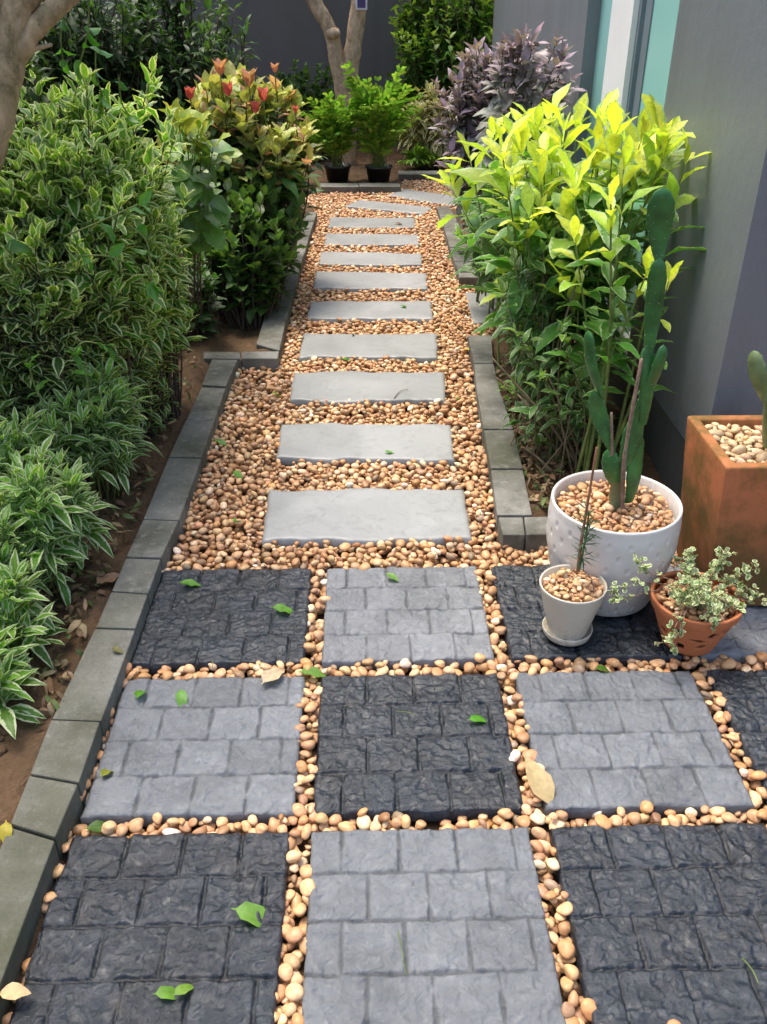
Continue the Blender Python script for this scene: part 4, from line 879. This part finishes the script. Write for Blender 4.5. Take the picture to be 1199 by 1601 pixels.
# ------------------------------------------------------------------ fallen leaves and litter
def fallen(x, y, z, L, ang, col, label, shape='ovate', W=.45, mat=None, curl=.2, cat='fallen leaf'):
    p = P(x, y, z); Fo = Foliage(); d = np.array([math.cos(ang), math.sin(ang), .03]); Fo.add(np.zeros(3), d, UPV, L, L*W, col, curl, .25, shape)
    o = Fo.build('fallen_leaf', mat or L_GRN); o.location = (p[0]-d[0]*L/2, p[1]-d[1]*L/2, z+.004+L*.02)
    tag(o, label, cat, 'fallen leaves')
G1 = (.10, .30, .03)
for a in ((400, 1430, .004, .085, -.2, (.16, .34, .05), 'largest green leaf, on the bottom left dark tile'), (219, 1083, .004, .05, 1.5, (.10, .30, .02), 'left one of two green leaves on the light tile by the kerb'), (284, 1092, .004, .055, -1.3, (.13, .34, .04), 'right one of two green leaves on the light tile by the kerb'),
          (168, 1204, .004, .05, 1.3, (.25, .27, .03), 'yellowish crumpled leaf near the kerb on the light tile'), (297, 913, .004, .06, 0., (.12, .32, .03), 'green leaf on the far left dark tile'), (443, 953, .004, .065, -.1, (.12, .32, .03), 'narrow green leaf at the right side of the far left dark tile'),
          (613, 903, .004, .045, -.7, (.15, .34, .05), 'small green leaf on the upper central light tile'), (748, 1125, .004, .05, .2, (.09, .32, .02), 'bright green leaf on the middle dark tile'), (265, 1552, .004, .05, .2, (.15, .33, .04), 'torn green leaf piece near the bottom edge'),
          (288, 1547, .004, .04, .7, (.18, .33, .04), 'second torn leaf piece near the bottom edge'), (9, 1302, .04, .05, -1.3, (.5, .42, .03), 'yellow leaf lying on the lower left kerb'), (157, 1293, -.008, .06, .3, (.06, .14, .02), 'dark green leaf on the pebbles by the kerb'),
          (345, 692, 0., .06, -.5, (.16, .36, .08), 'green leaf on the pebbles beside the second slab'), (372, 742, 0., .05, -.9, (.12, .34, .03), 'small green leaf on the pebbles beside the near slab'), (373, 812, 0., .05, .8, (.14, .36, .06), 'upright green leaf on the pebbles left of the near slab'),
          (541, 563, 0., .05, .1, (.06, .26, .02), 'green leaf on pebbles below the fourth slab'), (608, 708, .003, .035, -.1, (.14, .36, .05), 'tiny green leaf on the second slab'), (635, 479, .003, .07, .05, (.14, .34, .08), 'pale green leaf on the fifth slab'),
          (433, 615, 0., .05, .4, (.14, .34, .06), 'pale green leaf on the pebbles by the third slab'), (716, 624, 0., .03, .9, (.12, .34, .03), 'tiny green leaf by the right end of the third slab'), (945, 1046, 0., .05, .1, (.08, .2, .02), 'dark leaf on the pebbles below the cream pot'),
          (183, 1017, .04, .035, -.4, (.17, .16, .05), 'small brown scrap on the left kerb'), (490, 1052, -.005, .07, 0., (.14, .3, .05), 'green blade on the pebble cross between four tiles')):
    fallen(*a, curl=R_(.1, .6))
fallen(427, 1056, .004, .085, 1.0, (.5, .41, .27), 'dry cream leaf on the light tile by the kerb', W=.5, mat=L_DRY); fallen(839, 1215, .012, .115, -1.25, (.42, .32, .16), 'dry tan leaf across the right pebble joint', W=.42, mat=L_DRY, shape='obov')
fallen(22, 1553, .02, .05, .1, (.6, .42, .22), 'dry beige leaf at the lower left corner', W=.55, mat=L_DRY); fallen(633, 350, .004, .17, .05, (.17, .08, .05), 'brown dry leaf at the right end of the ninth slab', 'lance', .3, L_DRY, .5)
fallen(607, 294, .01, .18, .1, (.2, .1, .05), 'brown dry leaf beside the far kerb', 'lance', .35, L_DRY); fallen(556, 525, .004, .045, -.5, (.02, .03, .015), 'dark curled leaf on the fourth slab', W=.35, curl=1.5); fallen(684, 270, .02, .14, .8, (.5, .14, .04), 'orange leaf behind the last slabs', W=.5, mat=L_DRY)
fallen(735, 548, .0, .09, .0, (.5, .45, .08), 'yellowed leaf at the top corner of the right kerb', 'lance', .4, L_DRY); fallen(171, 905, .03, .09, .9, (.3, .17, .10), 'brown dry leaf on the dirt beside the kerb', W=.55, mat=L_DRY)
fallen(875, 905, .15, .001, 0, G1, 'x') if False else None
for pts, r, mt, lb in (([(616, 622), (625, 612), (638, 608)], .0016, TWIG, 'thin curved twig on the third slab'), ([(622, 1455), (628, 1485), (635, 1525)], .0012, STEMG, 'thin green stalk on the bottom centre light tile'), ([(1160, 1498), (1175, 1515), (1186, 1538)], .0015, STEMG, 'curved yellow green stalk at the bottom right tile'),
                       ([(620, 1113), (635, 1113), (650, 1118)], .0011, STEMG, 'short green stalk on the middle dark tile'), ([(332, 1032), (332, 1045)], .0012, STEMG, 'small stalk at the edge of the far left dark tile')):
    p = spline([P(x, y, .006) for x, y in pts], 10); tag(tube_obj('twig', [(p, np.linspace(r, r*.6, len(p)))], mt, None, 5), lb, 'twig', 'fallen twigs')
# litter on the beds
Fo = Foliage()
for k in range(2600):
    if k % 3: x, y = R_(60, 330), R_(560, 1250); q = P(x, y, .03); ok = q[0] < -.66-.0*y and not (q[0] > -.55)
    else: q = P(R_(780, 900), R_(560, 800), .01); ok = q[0] > .50 and q[1] > 2.15
    if not ok: continue
    Fo.add(np.array([q[0], q[1], q[2]+.012]), unit([rng.normal(), rng.normal(), .25*rng.normal()]), unit(UPV+rvec()*.5), R_(.015, .05), R_(.005, .018), jit(random.choice([(.2, .12, .06), (.14, .08, .04), (.28, .2, .11), (.08, .12, .03)])), R_(0, .9), .2, 'ovate')
tag(Fo.build('leaf_litter', L_DRY, None, True), 'small dry leaf scraps scattered over the bare soil', 'leaf litter', kind='stuff')
# clods of earth on the beds
V = []; Fl = []; k0 = 0
for k in range(2600):
    if k % 4: q = P(R_(-20, 330), R_(540, 1500), .02); ok = -1.5 < q[0] < -.72+.0*q[1] and q[1] > .8
    else: q = P(R_(780, 900), R_(560, 810), .0); ok = q[0] > .52 and q[1] > 2.2
    if not ok: continue
    a = .003+.013*random.random()**3; tv, tf = T_LO[random.randrange(8)]
    v = tv*np.array([a, a*R_(.6, 1), a*R_(.5, .8)]); v += rng.normal(size=v.shape)*a*.08; zz_ = .02+.055*(float(fbm(np.array(q[0]), np.array(q[1]), 5, 2.5, 4))-.5)+.05*(float(fbm(np.array(q[0]), np.array(q[1]), 9, 11, 4))-.5)
    V.append(v+np.array([q[0], q[1], (zz_ if q[0] < -.65 else zz_-.025)+a*.2])); Fl.append(tf+k0); k0 += len(v)
tag(link('soil_clods', npmesh('soil_clods', np.vstack(V), np.vstack(Fl)), SOIL), 'crumbs and clods of brown earth on the planting beds', 'soil', kind='stuff')
